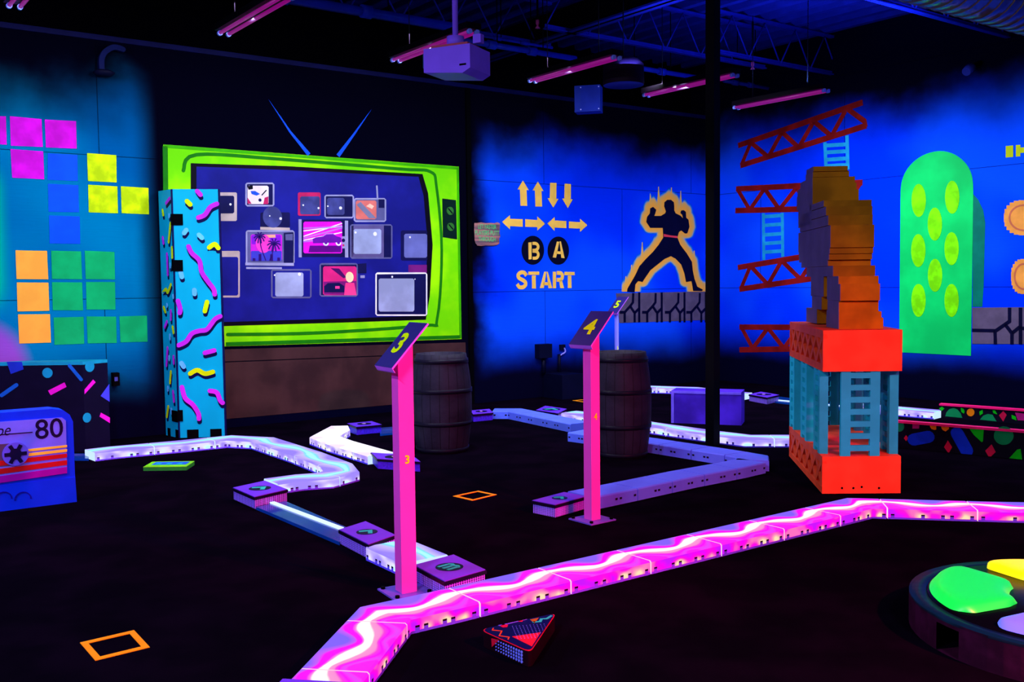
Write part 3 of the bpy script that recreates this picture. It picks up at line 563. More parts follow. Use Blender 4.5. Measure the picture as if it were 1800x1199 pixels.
# ------------------------------------------------------------------ projector, speakers, camera, sconces
whp = M('projector_white', (130, 85, 245), .4, var=.04); z1 = 2.62
P0 = FL(745, 133, 2.9); Fp = Fr(P0, Vector((.86, .5, 0)))
t = thing('projector', P0, 'white ceiling projector hanging under the magenta tube light', 'projector')
pa_, pb_ = FL(745, 118, 3.0), None
dv = DC * -1
O = FL(745, 128, 2.95); u = Vector((.9, -.43, 0)).normalized(); v = Z.cross(u)
Fp = Fr(O, u)
mb = MB(); mb.prism(Fr(O, u, v) if False else Fp, [(0, 0), (.30, -.03), (.36, -.0), (.36, .16), (0, .16)], -.3, 0, whp); mb.build('body', t)
mb = MB(); mb.obox(O + Z * .03 - u * .006 - v * 0, u * .006, v * .28, Z * .1, M('vent_teal', (20, 70, 130))); mb.build('vent', t)
mb = MB(); mb.obox(O + u * .04 + v * .04 + Z * .17, u * .28, v * .18, Z * .015, M('bracket_orange', (170, 70, 90))); mb.build('bracket', t)
mb = MB(); c = O + u * .18 + v * .13; mb.cyl(c + Z * .185, c + Z * .25, .06, whp, 16); mb.cyl(c + Z * .25, Vector((c.x, c.y, 4.7)), .02, whp, 12); mb.build('mount', t)
mb = MB(); c = O + u * .3 + v * .16; mb.obox(c + Z * .2, u * .06, v * .05, Z * .06, whp); mb.build('junction_box', t)
mb = MB(); c = O + u * .28 - v * .004 + Z * .02; mb.obox(c, u * .05, v * .003, Z * .012, BLK); mb.build('slot', t)
# cylinder pendant speaker
c = FL(1096, 150, 3.45); mb = MB(); t = thing('pendant_speaker', c, 'round drum speaker hanging left of the black pole', 'speaker')
mb = MB(); mb.lathe(c, [(.20, 0), (.205, .02), (.20, .2), (.15, .25), (0, .26)], M('drum_dark', (28, 10, 30))); mb.build('housing', t)
mb = MB(); mb.lathe(c, [(0, .012), (.19, .012), (.2, 0)], M('grille_blue', (30, 45, 160))); mb.build('grille', t)
mb = MB(); mb.cyl(c + Z * .25, Vector((c.x, c.y, 4.7)), .006, BLK, 6); mb.build('cable', t)
# box speaker on back wall
Fs = Fr(FL(1010, 197, 3.55), Vector((.97, -.24, 0))); t = thing('box_speaker', Fs.O, 'square blue speaker box mounted high on the back wall', 'speaker')
x1, y1 = Fs.at(1055, 199); x2, y2 = Fs.at(1011, 151)
sb = M('speaker_blue', (24, 45, 150), .5)
mb = MB(); mb.fbox(Fs, 0, 0, x1, y2, -.2, 0, sb); mb.build('cabinet', t)
mb = MB(); mb.fbox(Fs, x1 * .24, y2 * .04, x1 * .97, y2 * .97, 0, .006, M('speaker_grille_blue', (22, 40, 150), .6)); mb.build('grille', t)
for q in ((.25, .08), (.95, .08), (.25, .92), (.95, .92)):
    mb = MB(); mb.disc(Fs, (x1 * q[0], y2 * q[1]), .008, .008, .006, .012, M('screw_pale', (180, 180, 255)), 8); mb.build('screw', t)
# dome camera on right wall, wall sconce left
c = WC.at(1716, 121); P = WC.P(c[0], c[1], .12); t = thing('security_camera', P, 'small dark security camera high on the right wall', 'camera')
mb = MB(); mb.cyl(P, WC.P(c[0] + .05, c[1] + .06, 0), .03, BLK, 10); mb.build('arm', t)
mb = MB(); mb.cyl(P - Z * .06 + WC.n * .1, P + Z * .0, .05, M('camera_blue', (30, 40, 120), .25), 14, r1=.06); mb.build('body', t)
c = WA.at(182, 112); P = WA.P(c[0], c[1], .0); t = thing('wall_sconce', P, 'dim curved wall sconce high above the magenta squares', 'wall light')
mb = MB(); q = [(0, 0), (0, .12), (.04, .2), (.12, .25), (.2, .24)]
mb.stroke(WA, [(c[0] - .04 + a, c[1] - .1 + b) for a, b in q], .05, .05, .1, M('sconce_blue', (6, 16, 70)), True, 4); mb.build('arm', t)
mb = MB(); mb.lathe(WA.P(c[0] - .03, c[1] - .14, .12), [(0, 0), (.07, .0), (.1, .03), (.07, .05), (0, .05)], M('sconce_dark', (10, 12, 40))); mb.build('bowl', t)
def spk(px, py, z, l):
    P = FL(px, py, z); t = thing('sprinkler', P, l, 'sprinkler'); mb = MB(); mb.lathe(P, [(0, 0), (.03, 0), (.01, .03), (.02, .05), (.02, .09), (0, .09)], M('sprinkler_pink', (170, 60, 120)), 12); mb.build('head', t)
    mb = MB(); mb.cyl(P + Z * .08, Vector((P.x, P.y, 4.7)), .012, BLK, 6); mb.build('drop_pipe', t)
spk(945, 50, 4.3, 'sprinkler head above the blue pipe'); spk(1323, 122, 4.1, 'sprinkler head right of the black pole')

# ------------------------------------------------------------------ black steel pole
P = FL(1260, 785); a = .092; d1 = Vector((math.cos(.75), math.sin(.75), 0)); d2 = Vector((-d1.y, d1.x, 0))
mb = MB(); mb.obox(P - d1 * a / 2 - d2 * a / 2 + d2 * a * .5, d1 * a, d2 * a, Z * 4.7, M('pole_black', (4, 3, 9), .6)); tag(mb.build('steel_pole'), 'tall black steel pole from floor to roof', 'pole')

# ------------------------------------------------------------------ track rails
def lit(name, stops, A, lam, side=False, base='181028', k=1.0, both=True, shift=0.0):
    m, t, b = newmat(name); uv = t.add('ShaderNodeUVMap').outputs[0]; sp = t.add('ShaderNodeSeparateXYZ'); t.l.new(uv, sp.inputs[0]); U_, V_ = sp.outputs[0], sp.outputs[1]
    n = t.noise(uv, 7, 3); wob = t.m('MULTIPLY', t.m('SUBTRACT', n, .5), .018)
    if not side:
        s = t.m('MULTIPLY', t.m('SINE', t.m('MULTIPLY', U_, 2 * PI / lam)), A)
        d = t.m('SUBTRACT', t.m('SUBTRACT', V_, s), shift)
        wid = t.m('ADD', 1.0, t.m('MULTIPLY', t.m('SINE', t.m('ADD', t.m('MULTIPLY', U_, 4 * PI / lam), .8)), .35))
        dd = t.m('DIVIDE', t.m('ADD', d, wob), wid)
        f = t.m('ADD', t.m('MULTIPLY', dd, 4.0), .5)
    else:
        mp = t.add('ShaderNodeMapping'); t.l.new(uv, mp.inputs[0]); mp.inputs['Scale'].default_value = (5.5, 9, 1)
        blob = t.noise(mp.outputs[0], 1.0, 1)
        tt = t.m('MULTIPLY', t.m('FRACT', t.m('DIVIDE', U_, lam)), lam)
        pk = 0.0
        for c in (.05, .34, .47):
            g = t.m('SUBTRACT', 1.0, t.m('DIVIDE', t.m('ABSOLUTE', t.m('SUBTRACT', tt, c)), .055), clamp=True); pk = t.m('MAXIMUM', pk, g) if pk else g
        lo = t.sm(V_, .06, .015)
        f = t.m('ADD', t.m('MULTIPLY', t.sm(blob, .36, .62), .6), t.m('MULTIPLY', t.m('MULTIPLY', pk, lo), .75), clamp=True)
        f = t.m('MULTIPLY', f, t.sm(V_, .008, .014))
    c = t.ramp(f, [(p, rgb(q)) for p, q in stops])
    b.inputs['Base Color'].default_value = rgb(base); b.inputs['Roughness'].default_value = .45; b.inputs['Specular IOR Level'].default_value = .1
    t.put(b.inputs['Emission Color'], c); b.inputs['Emission Strength'].default_value = k
    return m
LV = (150, 80, 255)
pk_top = lit('pink_rail_top', [(0, (255, 30, 235)), (.10, (225, 70, 255)), (.2, (255, 0, 250)), (.27, (255, 60, 215)), (.31, (255, 140, 205)), (.40, (255, 150, 205)), (.43, (255, 250, 240)), (.60, (255, 255, 245)), (.63, (255, 120, 220)), (.67, (255, 10, 240)), (.78, (250, 0, 255)), (.83, (190, 90, 255)), (1, (125, 95, 255))], .04, .53, k=1.1, shift=.0)
pk_side = lit('pink_rail_side', [(0, (200, 20, 255)), (.12, (250, 0, 240)), (.35, (255, 20, 215)), (.55, (255, 90, 195)), (.8, (255, 170, 180)), (1, (255, 225, 180))], 0, .53, True, k=1.05)
pk_leak = ME('pink_joint_glow', (255, 200, 220), 1.1)
bl_top = lit('blue_rail_top', [(0, (140, 120, 255)), (.2, (175, 155, 255)), (.32, (185, 175, 255)), (.4, (110, 205, 255)), (.46, (160, 250, 255)), (.57, (160, 250, 255)), (.64, (110, 205, 255)), (.72, (185, 175, 255)), (1, (140, 120, 255))], .04, 1.06, k=1.25)
bl_side = lit('blue_rail_side', [(0, (150, 130, 255)), (.3, (185, 170, 255)), (.55, (215, 205, 255)), (.8, (205, 235, 255)), (1, (180, 255, 255))], 0, .53, True, k=1.2)
bl_leak = ME('blue_joint_glow', (190, 220, 255), 1.2)
wh_top = lit('white_rail_top', [(0, (225, 205, 255)), (.15, (250, 240, 255)), (.3, (255, 255, 255)), (.7, (255, 255, 250)), (1, (235, 225, 255))], .045, .53, k=1.35)
wh_side = lit('white_rail_side', [(0, (165, 140, 245)), (.4, (205, 190, 255)), (.75, (250, 245, 235)), (1, (255, 255, 225))], 0, .53, True, k=1.1)
un_top = M('unlit_rail_lavender', (92, 112, 255), .5, var=.05, bump=.05); un_side = un_top
rim = M('rail_rim_lavender', (95, 75, 255), .5, var=.03); slot = M('rail_slot_dark', (20, 5, 30)); gapm = M('rail_gap_lavender', (120, 100, 235))
def rail(name, pts, w, h, mt, ms, leak, label, group=None, trim=(0, 0), step=.53, off=0.0, side=None, slots='notch', rimlit=True):
    P = [Vector((p.x, p.y, 0)) for p in pts]
    if side:    # given points trace one top edge: move to the centre line
        Q = []
        for i, p in enumerate(P):
            d1 = (P[i] - P[i - 1]).normalized() if i else (P[1] - P[0]).normalized(); d2 = (P[i + 1] - P[i]).normalized() if i + 1 < len(P) else d1
            nn = (Z.cross(d1) + Z.cross(d2)).normalized(); k = 1 / max(.5, math.sqrt((1 + d1.dot(d2)) / 2)); Q.append(p + nn * side * w / 2 * k)
        P = Q
    P[0] = P[0] + (P[1] - P[0]).normalized() * trim[0]; P[-1] = P[-1] + (P[-2] - P[-1]).normalized() * trim[1]
    S = [0]
    for i in range(len(P) - 1): S.append(S[-1] + (P[i + 1] - P[i]).length)
    def at(s):
        for i in range(len(P) - 1):
            if s <= S[i + 1] + 1e-9: return P[i].lerp(P[i + 1], (s - S[i]) / (S[i + 1] - S[i]))
        return P[-1]
    def nrm(s, inner):
        d = None
        for i in range(1, len(P) - 1):
            if abs(s - S[i]) < 1e-6:
                d1 = (P[i] - P[i - 1]).normalized(); d2 = (P[i + 1] - P[i]).normalized(); nn = (Z.cross(d1) + Z.cross(d2)).normalized(); return nn / max(.55, math.sqrt(max(.05, (1 + d1.dot(d2)) / 2)))
        e = 1e-4; d = (at(min(S[-1], s + e)) - at(max(0, s - e))).normalized(); return Z.cross(d)
    base = at(S[-1] / 2)
    t = thing(name, base, label, 'lane rail', group)
    cuts = [0.0]; s = off if off > .08 else off + step
    while s < S[-1] - .12: cuts.append(s); s += step
    cuts.append(S[-1])
    for c0, c1 in zip(cuts, cuts[1:]):
        g = .004; a0, a1 = c0 + g, c1 - g; ss = sorted([a0, a1] + [x for x in S if a0 + .01 < x < a1 - .01]); mb = MB()
        for s0, s1 in zip(ss, ss[1:]):
            n0 = nrm(s0, 1); n1 = nrm(s1, 1); p0 = at(s0); p1 = at(s1); c = .008
            prof = [(-w / 2, 0), (-w / 2, h - c), (-w / 2 + c, h), (w / 2 - c, h), (w / 2, h - c), (w / 2, 0)]
            m_ = 1
            nsub = max(1, int((s1 - s0) / .15)) if 0 else 1
            for k in range(5):
                (x0, y0), (x1, y1) = prof[k], prof[k + 1]
                q = [p0 + n0 * x0 + Z * y0, p1 + n1 * x0 + Z * y0, p1 + n1 * x1 + Z * y1, p0 + n0 * x1 + Z * y1]
                top = k in (1, 2, 3)
                mb.face(q[::-1], mt if top else ms, uv=([(s0, x0), (s1, x0), (s1, x1), (s0, x1)] if top else [(s0, y0), (s1, y0), (s1, y1), (s0, y1)])[::-1])
            mb.face([p0 + n0 * -w / 2, p1 + n1 * -w / 2, p1 + n1 * w / 2, p0 + n0 * w / 2], ms)
            # lower rim and slots on both sides
            d = (p1 - p0).normalized(); LL = (p1 - p0).length
            for sg in (-1, 1):
                if rimlit:
                    q0 = p0 + n0 * (sg * (w / 2 + .001)); q1 = p1 + n1 * (sg * (w / 2 + .001)); q = [q0, q1, q1 + Z * .011, q0 + Z * .011]
                    mb.face(q if sg < 0 else q[::-1], rim)
                Lb = c1 - c0
                for f in ((.06, .30, .40, .62, .72, .94) if slots == 'notch' else (.07, .40, .50, .93)):
                    sc = c0 + Lb * f
                    if s0 + .02 < sc < s1 - .02:
                        nn = n0.lerp(n1, (sc - s0) / (s1 - s0)); q0 = at(sc) + nn * (sg * (w / 2 + .002)); hw = .011
                        if slots == 'notch': z0, z1_ = .0, .024; z2 = .033
                        else: z0, z1_, z2 = .036, .036, .05
                        if z1_ > z0:
                            q = [q0 - d * hw, q0 + d * hw, q0 + d * hw + Z * z1_, q0 - d * hw + Z * z1_]; mb.face(q if sg < 0 else q[::-1], rim)
                        q = [q0 - d * hw + Z * z1_, q0 + d * hw + Z * z1_, q0 + d * hw + Z * z2, q0 - d * hw + Z * z2]; mb.face(q if sg < 0 else q[::-1], slot)
        for s_, fl in ((a0, 0), (a1, 1)):
            n_ = nrm(s_, 0); p = at(s_); q = [p + n_ * x + Z * y for x, y in prof]; mb.face(q if fl else q[::-1], leak)
        mb.build('rail_block', t, weld=False)
    return t
RW, RH = .26, .075
g2 = lambda L, z=RH: [FL(x, y, z) for x, y in L]
pk_pts = g2([(504, 1199), (630.5, 1066.7), (751, 1041), (1488, 875), (1588, 877.5), (1739, 881.5), (1990, 886)], .07)
L0 = sum((pk_pts[i + 1] - pk_pts[i]).length for i in range(1)); 
rail('glowing_rail', pk_pts, .27, .07, pk_top, pk_side, pk_leak, 'long glowing pink rail running across the foreground', off=(L0 + (pk_pts[2] - pk_pts[1]).length) % .53, side=-1)
rail('glowing_rail', g2([(157, 793), (200, 788), (313, 778), (403, 769), (462, 772), (540, 797), (592, 817), (600, 828), (570, 836), (527, 839), (452, 849)]), RW, RH, bl_top, bl_side, bl_leak, 'blue white lit rail winding past the teal folding panel', trim=(0, .1))
rail('glowing_rail', g2([(624, 751), (598, 751.5), (570, 767), (600, 778), (677, 800)]), RW, RH, wh_top, wh_side, bl_leak, 'short bright white V-shaped rail left of the first barrel', trim=(.08, .06))
rail('glowing_rail', g2([(670, 949), (753, 984)]), .27, RH, bl_top, bl_side, bl_leak, 'short lit rail behind the sign numbered 3', trim=(.07, .02))
rail('unlit_rail', g2([(867, 722), (905, 722), (1022, 745.5)]), RW, .085, un_top, un_side, un_top, 'unlit lavender rail starting beside the first barrel', slots='slot', rimlit=False)
rail('unlit_rail', g2([(1013, 757.5), (1137, 773), (1288, 796), (1322, 802), (1322, 809), (1285, 817), (1200, 832.5), (1100, 853), (1020, 869)], .085), RW, .085, un_top, un_side, un_top, 'unlit lavender rail bending around in front of the second barrel', slots='slot', rimlit=False, step=.36)
rail('glowing_rail', g2([(988, 722.5), (1045, 729), (1141, 745), (1248, 760), (1315, 768), (1425, 768)]), RW, RH, bl_top, bl_side, bl_leak, 'lit rail passing behind the black pole to the red tower', trim=(.1, 0))
rail('glowing_rail', g2([(1090, 679), (1139, 679.5), (1218, 682), (1248, 686), (1304, 691), (1332, 693)]), RW, RH, bl_top, bl_side, bl_leak, 'farthest lit rail behind the plain purple box', trim=(0, .14))
rail('glowing_rail', g2([(1500, 710), (1549, 714.5), (1651, 723)]), RW, RH, bl_top, bl_side, bl_leak, 'lit rail between the red tower and the confetti walls')
# flat lanes with a light line
lane = M('lane_blue_glass', (5, 60, 150), .15, var=.1, spec=.6); led = ME('lane_light_line', (190, 215, 255), 1.5)
def flane(q, l, ln, lwid=.035, lm=led, z=.02):
    P = [FL(x, y, z) for x, y in q]; t = thing('lit_lane', Vector((P[0].x, P[0].y, 0)), l, 'lane')
    mb = MB(); lo = [Vector((p.x, p.y, 0)) for p in P]; mb.face(P, lane); [mb.face([lo[i], lo[(i + 1) % 4], P[(i + 1) % 4], P[i]], lane) for i in range(4)]; mb.build('lane_plate', t)
    a, b_ = [FL(x, y, z) for x, y in ln]; d = (b_ - a).normalized(); n = Z.cross(d)
    mb = MB(); mb.obox(a - n * lwid / 2, b_ - a, n * lwid, Z * .008, lm); mb.build('light_strip', t)
flane([(448, 890), (597, 953), (612, 928), (502, 881)], 'flat blue lane with a bright white light line', [(478, 884), (600, 930)])
flane([(1349, 704), (1475, 719), (1500, 714), (1368, 697)], 'far thin lane with a light line, left of the red tower', [(1358, 703), (1478, 714)], .03)
flane([(668, 763), (735, 757), (733, 747), (668, 752)], 'dim flat lane ending at the first barrel', [(668, 757), (733, 751)], .02, M('lane_dim_line', (60, 70, 140)))
flane([(100, 806), (156, 806), (156, 797), (110, 797)], 'dim flat lane between the cassette and the winding rail', [(110, 800), (156, 800)], .02, M('lane_dim_line', ''))

# switch boxes with round emblem
bx_side = M('box_side_violet', (60, 30, 200), .35, var=.2, scale=60); bx_lid = M('box_lid_violet', (100, 50, 215), .4, var=.05); bx_edge = M('box_edge_dark', (16, 4, 34), .3); emb = M('emblem_dark', (14, 10, 50), .3); embg = M('emblem_teal', (40, 190, 170), .4)
m, t, b = newmat('perforated_metal'); oc = t.add('ShaderNodeTexCoord').outputs['Object']; vo = t.add('ShaderNodeTexVoronoi'); vo.inputs['Scale'].default_value = 95; vo.inputs['Randomness'].default_value = 0; t.l.new(oc, vo.inputs['Vector'])
t.put(b.inputs['Base Color'], t.mix(t.m('LESS_THAN', vo.outputs['Distance'], .42), rgb((150, 110, 255)), rgb((30, 10, 90)))); b.inputs['Roughness'].default_value = .4; perf = m
def sbox(L, F_, R, label, icon='arrow', h=.09, perf_=True):
    a, f, r = [FL(*p, h) for p in (L, F_, R)]; A = Vector((f.x, f.y, 0)); u = a - f; v = r - f; u.z = v.z = 0
    t = thing('switch_box', A + (u + v) / 2, label, 'box', 'violet switch boxes at the rail ends')
    k = .008; un = u.normalized(); vn = v.normalized()
    mb = MB(); mb.obox(A + Z * .006, u, v, Z * (h - .028), perf if perf_ else bx_side); mb.build('body', t)
    mb = MB(); mb.obox(A - (un + vn) * k + Z * (h - .022), u + un * 2 * k, v + vn * 2 * k, Z * .018, bx_edge); mb.obox(A - (un + vn) * k * .3 + Z * (h - .004), u + un * k * .6, v + vn * k * .6, Z * .004, bx_lid); mb.build('lid', t)
    c = A + (u + v) / 2 + Z * h; F = Fr(c, un, vn) if un.cross(vn).z > 0 else Fr(c, vn, un); rr_ = min(u.length, v.length) * .27
    FF = Fr.__new__(Fr); FF.O = c; FF.n = Z.copy(); FF.u = Vector((1, 0, 0)); FF.v = Vector((0, 1, 0))
    mb = MB(); mb.disc(FF, (0, 0), rr_, rr_, 0, .002, emb); e = mb.build('emblem', t)
    mb = MB(); ang = math.atan2(v.y, v.x); R_ = lambda p: (p[0] * math.cos(ang) - p[1] * math.sin(ang), p[0] * math.sin(ang) + p[1] * math.cos(ang)); q = rr_
    if icon == 'arrow': mb.stroke(FF, [R_((-.35 * q, .7 * q)), R_((.45 * q, 0)), R_((-.35 * q, -.7 * q))], q * .42, .002, .004, embg, False)
    elif icon == 'three':
        for y in (-.5, 0, .5): mb.stroke(FF, [R_((-.6 * q, y * q)), R_((.35 * q, y * q))], q * .26, .002, .004, embg, False)
        mb.stroke(FF, [R_((.35 * q, -.62 * q)), R_((.55 * q, -.3 * q)), R_((.4 * q, 0)), R_((.55 * q, .3 * q)), R_((.35 * q, .62 * q))], q * .24, .002, .004, embg, False)
    else: mb.stroke(FF, [R_((-.2 * q, 0)), R_((.3 * q, .1 * q))], q * .4, .002, .004, M('emblem_pale', (200, 150, 220)), False)
    mb.build('emblem_mark', e if False else t)
    return t
sbox((410.4, 857), (448, 873), (504, 860), 'switch box left of the flat lit lane, far end'); sbox((597.3, 930.7), (648, 956), (694, 940), 'switch box where the flat lane meets the short rail'); sbox((729, 993), (782, 1021), (852, 1001), 'largest switch box right of the sign numbered 3', 'three')
sbox((627, 750), (670, 746), (653, 740.4), 'switch box at the back end of the white V rail', 'dot', perf_=False); sbox((664, 806), (738, 811), (724, 800), 'switch box at the front end of the white V rail', 'dot', perf_=False)
sbox((832, 728), (866, 725), (860, 718.7), 'switch box touching the first barrel', 'dot', perf_=False); sbox((942.8, 720.6), (980.6, 726.3), (995.7, 718.7), 'switch box on the back rails between the barrels')
sbox((937, 879.3), (975.7, 886.8), (1030, 872), 'switch box left of the sign numbered 4'); sbox((1317, 693), (1348.4, 698.6), (1369, 694), 'far switch box right of the purple box', 'dot')
d_ = (pk_pts[0] - pk_pts[1]); d_.z = 0; d_.normalize(); n_ = Z.cross(d_); A = Vector((pk_pts[0].x, pk_pts[0].y, 0)) + d_ * .012 - n_ * .01
t = thing('switch_box', A + d_ * .15, 'violet box at the bottom frame edge joined to the pink rail', 'box', 'violet switch boxes at the rail ends')
mb = MB(); mb.obox(A, d_ * .3, n_ * .3, Z * .075, bx_side); mb.build('body', t); mb = MB(); mb.obox(A + Z * .075, d_ * .3, n_ * .3, Z * .012, bx_lid); mb.build('lid', t)

# ------------------------------------------------------------------ numbered sign posts
post_m = M('post_lavender_metal', (218, 68, 190), .4, var=.03, bump=.02); plate_m = M('sign_plate_navy', (48, 40, 120), .35, var=.04); numy = M('number_lime', (215, 255, 0), .5, var=.03); numy2 = M('number_yellow', (235, 255, 0), .5, var=.03); edge_m = M('sign_edge_pink', (200, 100, 255), .4)
def sign(base, beta, s, num, Ht, k, label, pm=post_m):
    # base: floor point of the front edge between both visible faces
    d1 = Vector((math.sin(beta), -math.cos(beta), 0)); d2 = Vector((math.cos(beta), math.sin(beta), 0))   # along left face, along right face
    t = thing('sign_post', base, label, 'sign')
    zt_ = lambda a: Z * (Ht - .205 * k + (a + .06 * k) / (.19 * k) * .205 * k - .012)
    mb = MB(); lo = [base, base + d2 * s, base + d2 * s - d1 * s, base - d1 * s]; hi = [lo[0] + zt_(0), lo[1] + zt_(s), lo[2] + zt_(s), lo[3] + zt_(0)]
    mb.face(lo[::-1], pm); mb.face(hi, pm); [mb.face([lo[i], lo[(i + 1) % 4], hi[(i + 1) % 4], hi[i]], pm) for i in range(4)]; mb.build('post', t)
    c = base - d1 * s / 2 + d2 * s / 2; r = .106 * k
    bp = MB(); bp.obox(c - d1 * r - d2 * r, d1 * 2 * r, d2 * 2 * r, Z * .008, M('base_plate_violet', (95, 70, 190), .35)); bpo = bp.build('base_plate', t)
    for a in (-.8, .8):
        for b in (-.8, .8): mb = MB(); q = c + d1 * r * a + d2 * r * b; mb.cyl(q + Z * .008, q + Z * .02, .011, BLK, 8); mb.build('bolt', bpo)
    # tilted head: lower edge along d1, rises along d2
    run = .19 * k; rise = .205 * k; wd = .205 * k; low = base - d1 * (s / 2) + Z * (Ht - rise) - d2 * .06 * k - d1 * wd / 2
    up = (d2 * run + Z * rise); nn = d1.cross(up).normalized(); nn = nn if nn.z > 0 else -nn; th = .008
    hb = MB(); hb.obox(low, d1 * wd, up, -nn * th, edge_m); h = hb.build('head_plate', t)
    mb = MB(); mb.obox(low + d1 * .002 + nn * .0002, d1 * (wd - .004), up * .995, nn * .0015, plate_m); mb.build('face_panel', t)
    mb = MB(); mb.obox(low, d1 * wd, -Z * .02 * k + d2 * .012, -nn * th, edge_m); mb.build('lip', t)
    F = Fr(low + nn * .0025, d1, up); F.O = low + nn * .0025
    mb = MB(); mb.text(F, num, (wd * .5, up.length * .5), .165 * k, numy, .0015, bold=.03, shear=-.12, sx=1.15); mb.build('number', t)
    F2 = Fr(base + Z * 0, d2); mb = MB(); mb.text(F2, num, (s / 2, Ht * .5), .055 * k, numy2, .002, bold=.03); mb.build('small_number', t)
    return t
b3 = FL(707, 1047); sign(b3, math.radians(31), .078, '3', HT(b3 + Vector((.12, .1, 0)), 567), 1.0, 'pink and violet sign post numbered 3 beside the pink rail')
b4 = FL(1040.5, 917.5); sign(b4, math.radians(38), .072, '4', HT(b4 + Vector((.1, .1, 0)), 547), 1.0, 'violet and red sign post numbered 4 in front of the second barrel')
ray5 = ray(1084, 620); b5 = CAM + ray5 * (12.6 / ray5.y); b5.z = 0
sign(b5, math.radians(35), .036, '5', HT(b5 + Vector((.1, .1, 0)), 521.5), 1.0, 'far pale sign post numbered 5 behind the second barrel', M('post_pale_metal', (140, 135, 255), .4, var=.03))

# ------------------------------------------------------------------ barrels
m, t, b = newmat('barrel_wood'); oc = t.add('ShaderNodeTexCoord').outputs['Object']; sp = t.add('ShaderNodeSeparateXYZ'); t.l.new(oc, sp.inputs[0])
an = t.m('ARCTAN2', sp.outputs[1], sp.outputs[0]); st = t.m('ABSOLUTE', t.m('SUBTRACT', t.m('FRACT', t.m('MULTIPLY', an, 20 / (2 * PI))), .5)); gr = t.m('GREATER_THAN', st, .47)
t.put(b.inputs['Base Color'], t.mix(gr, t.mix(t.sm(t.noise(oc, 5, 5), .3, .7), rgb((20, 19, 36)), rgb((34, 32, 52))), rgb((6, 5, 14)))); b.inputs['Roughness'].default_value = .6; b.inputs['Specular IOR Level'].default_value = .1
t.put(b.inputs['Normal'], t.bump(t.m('SUBTRACT', t.noise(oc, 30, 3), gr), .35, .008)); bw = m; hoop = M('barrel_hoop', (16, 15, 32), .4)
def barrel(px, pyb, pyt, wpx, label):
    f = FL(px, pyb); dist = f.length; rr_ = wpx / 2 * (f.y + .25) / FPX; c = Vector((f.x, f.y, 0)) + Vector((f.x, f.y, 0)).normalized() * rr_ * .82
    H = HT(Vector((c.x, c.y, 0)) - Vector((c.x, c.y, 0)).normalized() * 0, pyt)
    t = thing('barrel', c, label, 'barrel', 'dark wooden barrels'); pr = []
    R_ = lambda z: rr_ * (1 - .17 * abs(2 * z / H - 1) ** 2.0)
    mb = MB(); mb.lathe(c, [(0, .0), (R_(0), 0)] + [(R_(H * i / 14), H * i / 14) for i in range(1, 15)] + [(R_(H) - .025, H), (R_(H) - .03, H - .03), (0, H - .03)], bw, 40); mb.build('staves', t)
    for z0 in (.03, .3, .63, .93):
        zz = H * z0; e = .018; mb = MB(); mb.lathe(c, [(R_(zz - e), zz - e), (R_(zz - e) + .008, zz - e), (R_(zz + e) + .008, zz + e), (R_(zz + e), zz + e)], hoop, 40); mb.build('hoop', t)
barrel(778, 799, 621, 106, 'dark barrel beside the sign numbered 3'); barrel(1092, 808, 618, 106, 'dark barrel behind the sign numbered 4')

# ------------------------------------------------------------------ red tower with ladders
fr = M('tower_fluor_red', (255, 78, 42), .55, var=.14, scale=7); ft = M('tower_teal', (35, 195, 210), .5, var=.08); frd = M('tower_recess_red', (150, 10, 10), .6)
Q0, Q1, Q3 = FL(1445, 868), FL(1583, 867), FL(1387, 801.6); a = Q1 - Q0; b_ = Q3 - Q0; T0 = thing('red_tower', Q0 + (a + b_) / 2, 'red tower with teal ladders between its two crates', 'display stand')
hb = HT(Q0, 803); zu0 = HT(Q0, 653.5); zu1 = HT(Q0, 581)
bn = b_.normalized(); an = a.normalized(); Ln = b_.length
def crate(z0, z1, nm, lb):
    mb = MB(); F = Fr(Q3 + Z * z0, -bn); H = z1 - z0; tk = .03   # left face frame, u runs from far to near
    mb.obox(Q0 + Z * z0 + an * .03, a - an * .03, b_, Z * H, fr)
    o = F.n  # outward of left face
    if o.dot(an) > 0: o = -o
    G = Fr.__new__(Fr); G.O = Q3 + Z * z0 + an * .03; G.u = -bn; G.v = Z.copy(); G.n = -an
    inner = M('tower_slot_black', (30, 2, 6))
    mb.fbox(G, .1 * Ln, H * .18, .97 * Ln, H * .8, .0, .001, inner)
    for p in ([0, 0, Ln, H * .18], [0, H * .8, Ln, H]): mb.fbox(G, *p, 0, .03, fr)
    mb.fbox(G, 0, H * .1, .04, H * .9, 0, .03, fr); mb.fbox(G, Ln - .04, H * .1, Ln, H * .9, 0, .03, fr)
    n = 6; L0_ = .06; L1_ = Ln - .06; w_ = (L1_ - L0_) / n
    for i in range(n):
        x = L0_ + i * w_; mb.stroke(G, [(x, H * .16), (x + w_, H * .84)], .045, .002, .028, fr, False); mb.stroke(G, [(x, H * .84), (x + w_, H * .16)], .045, .001, .026, fr, False)
    if nm == 'lower_crate':
        FF = Fr(Q0 + Z * z0, an)
        for px, py in ((1480, 858), (1500, 858), (1514.7, 856), (1545, 858)): c = FF.at(px, py); mb.disc(FF, c, .008, .008, 0, .002, BLK, 8)
    lab(mb.build(nm, T0), lb)
crate(0, hb, 'lower_crate', 'lower red crate with cross-braced side'); crate(zu0, zu1, 'upper_crate', 'upper red crate with cross-braced side')
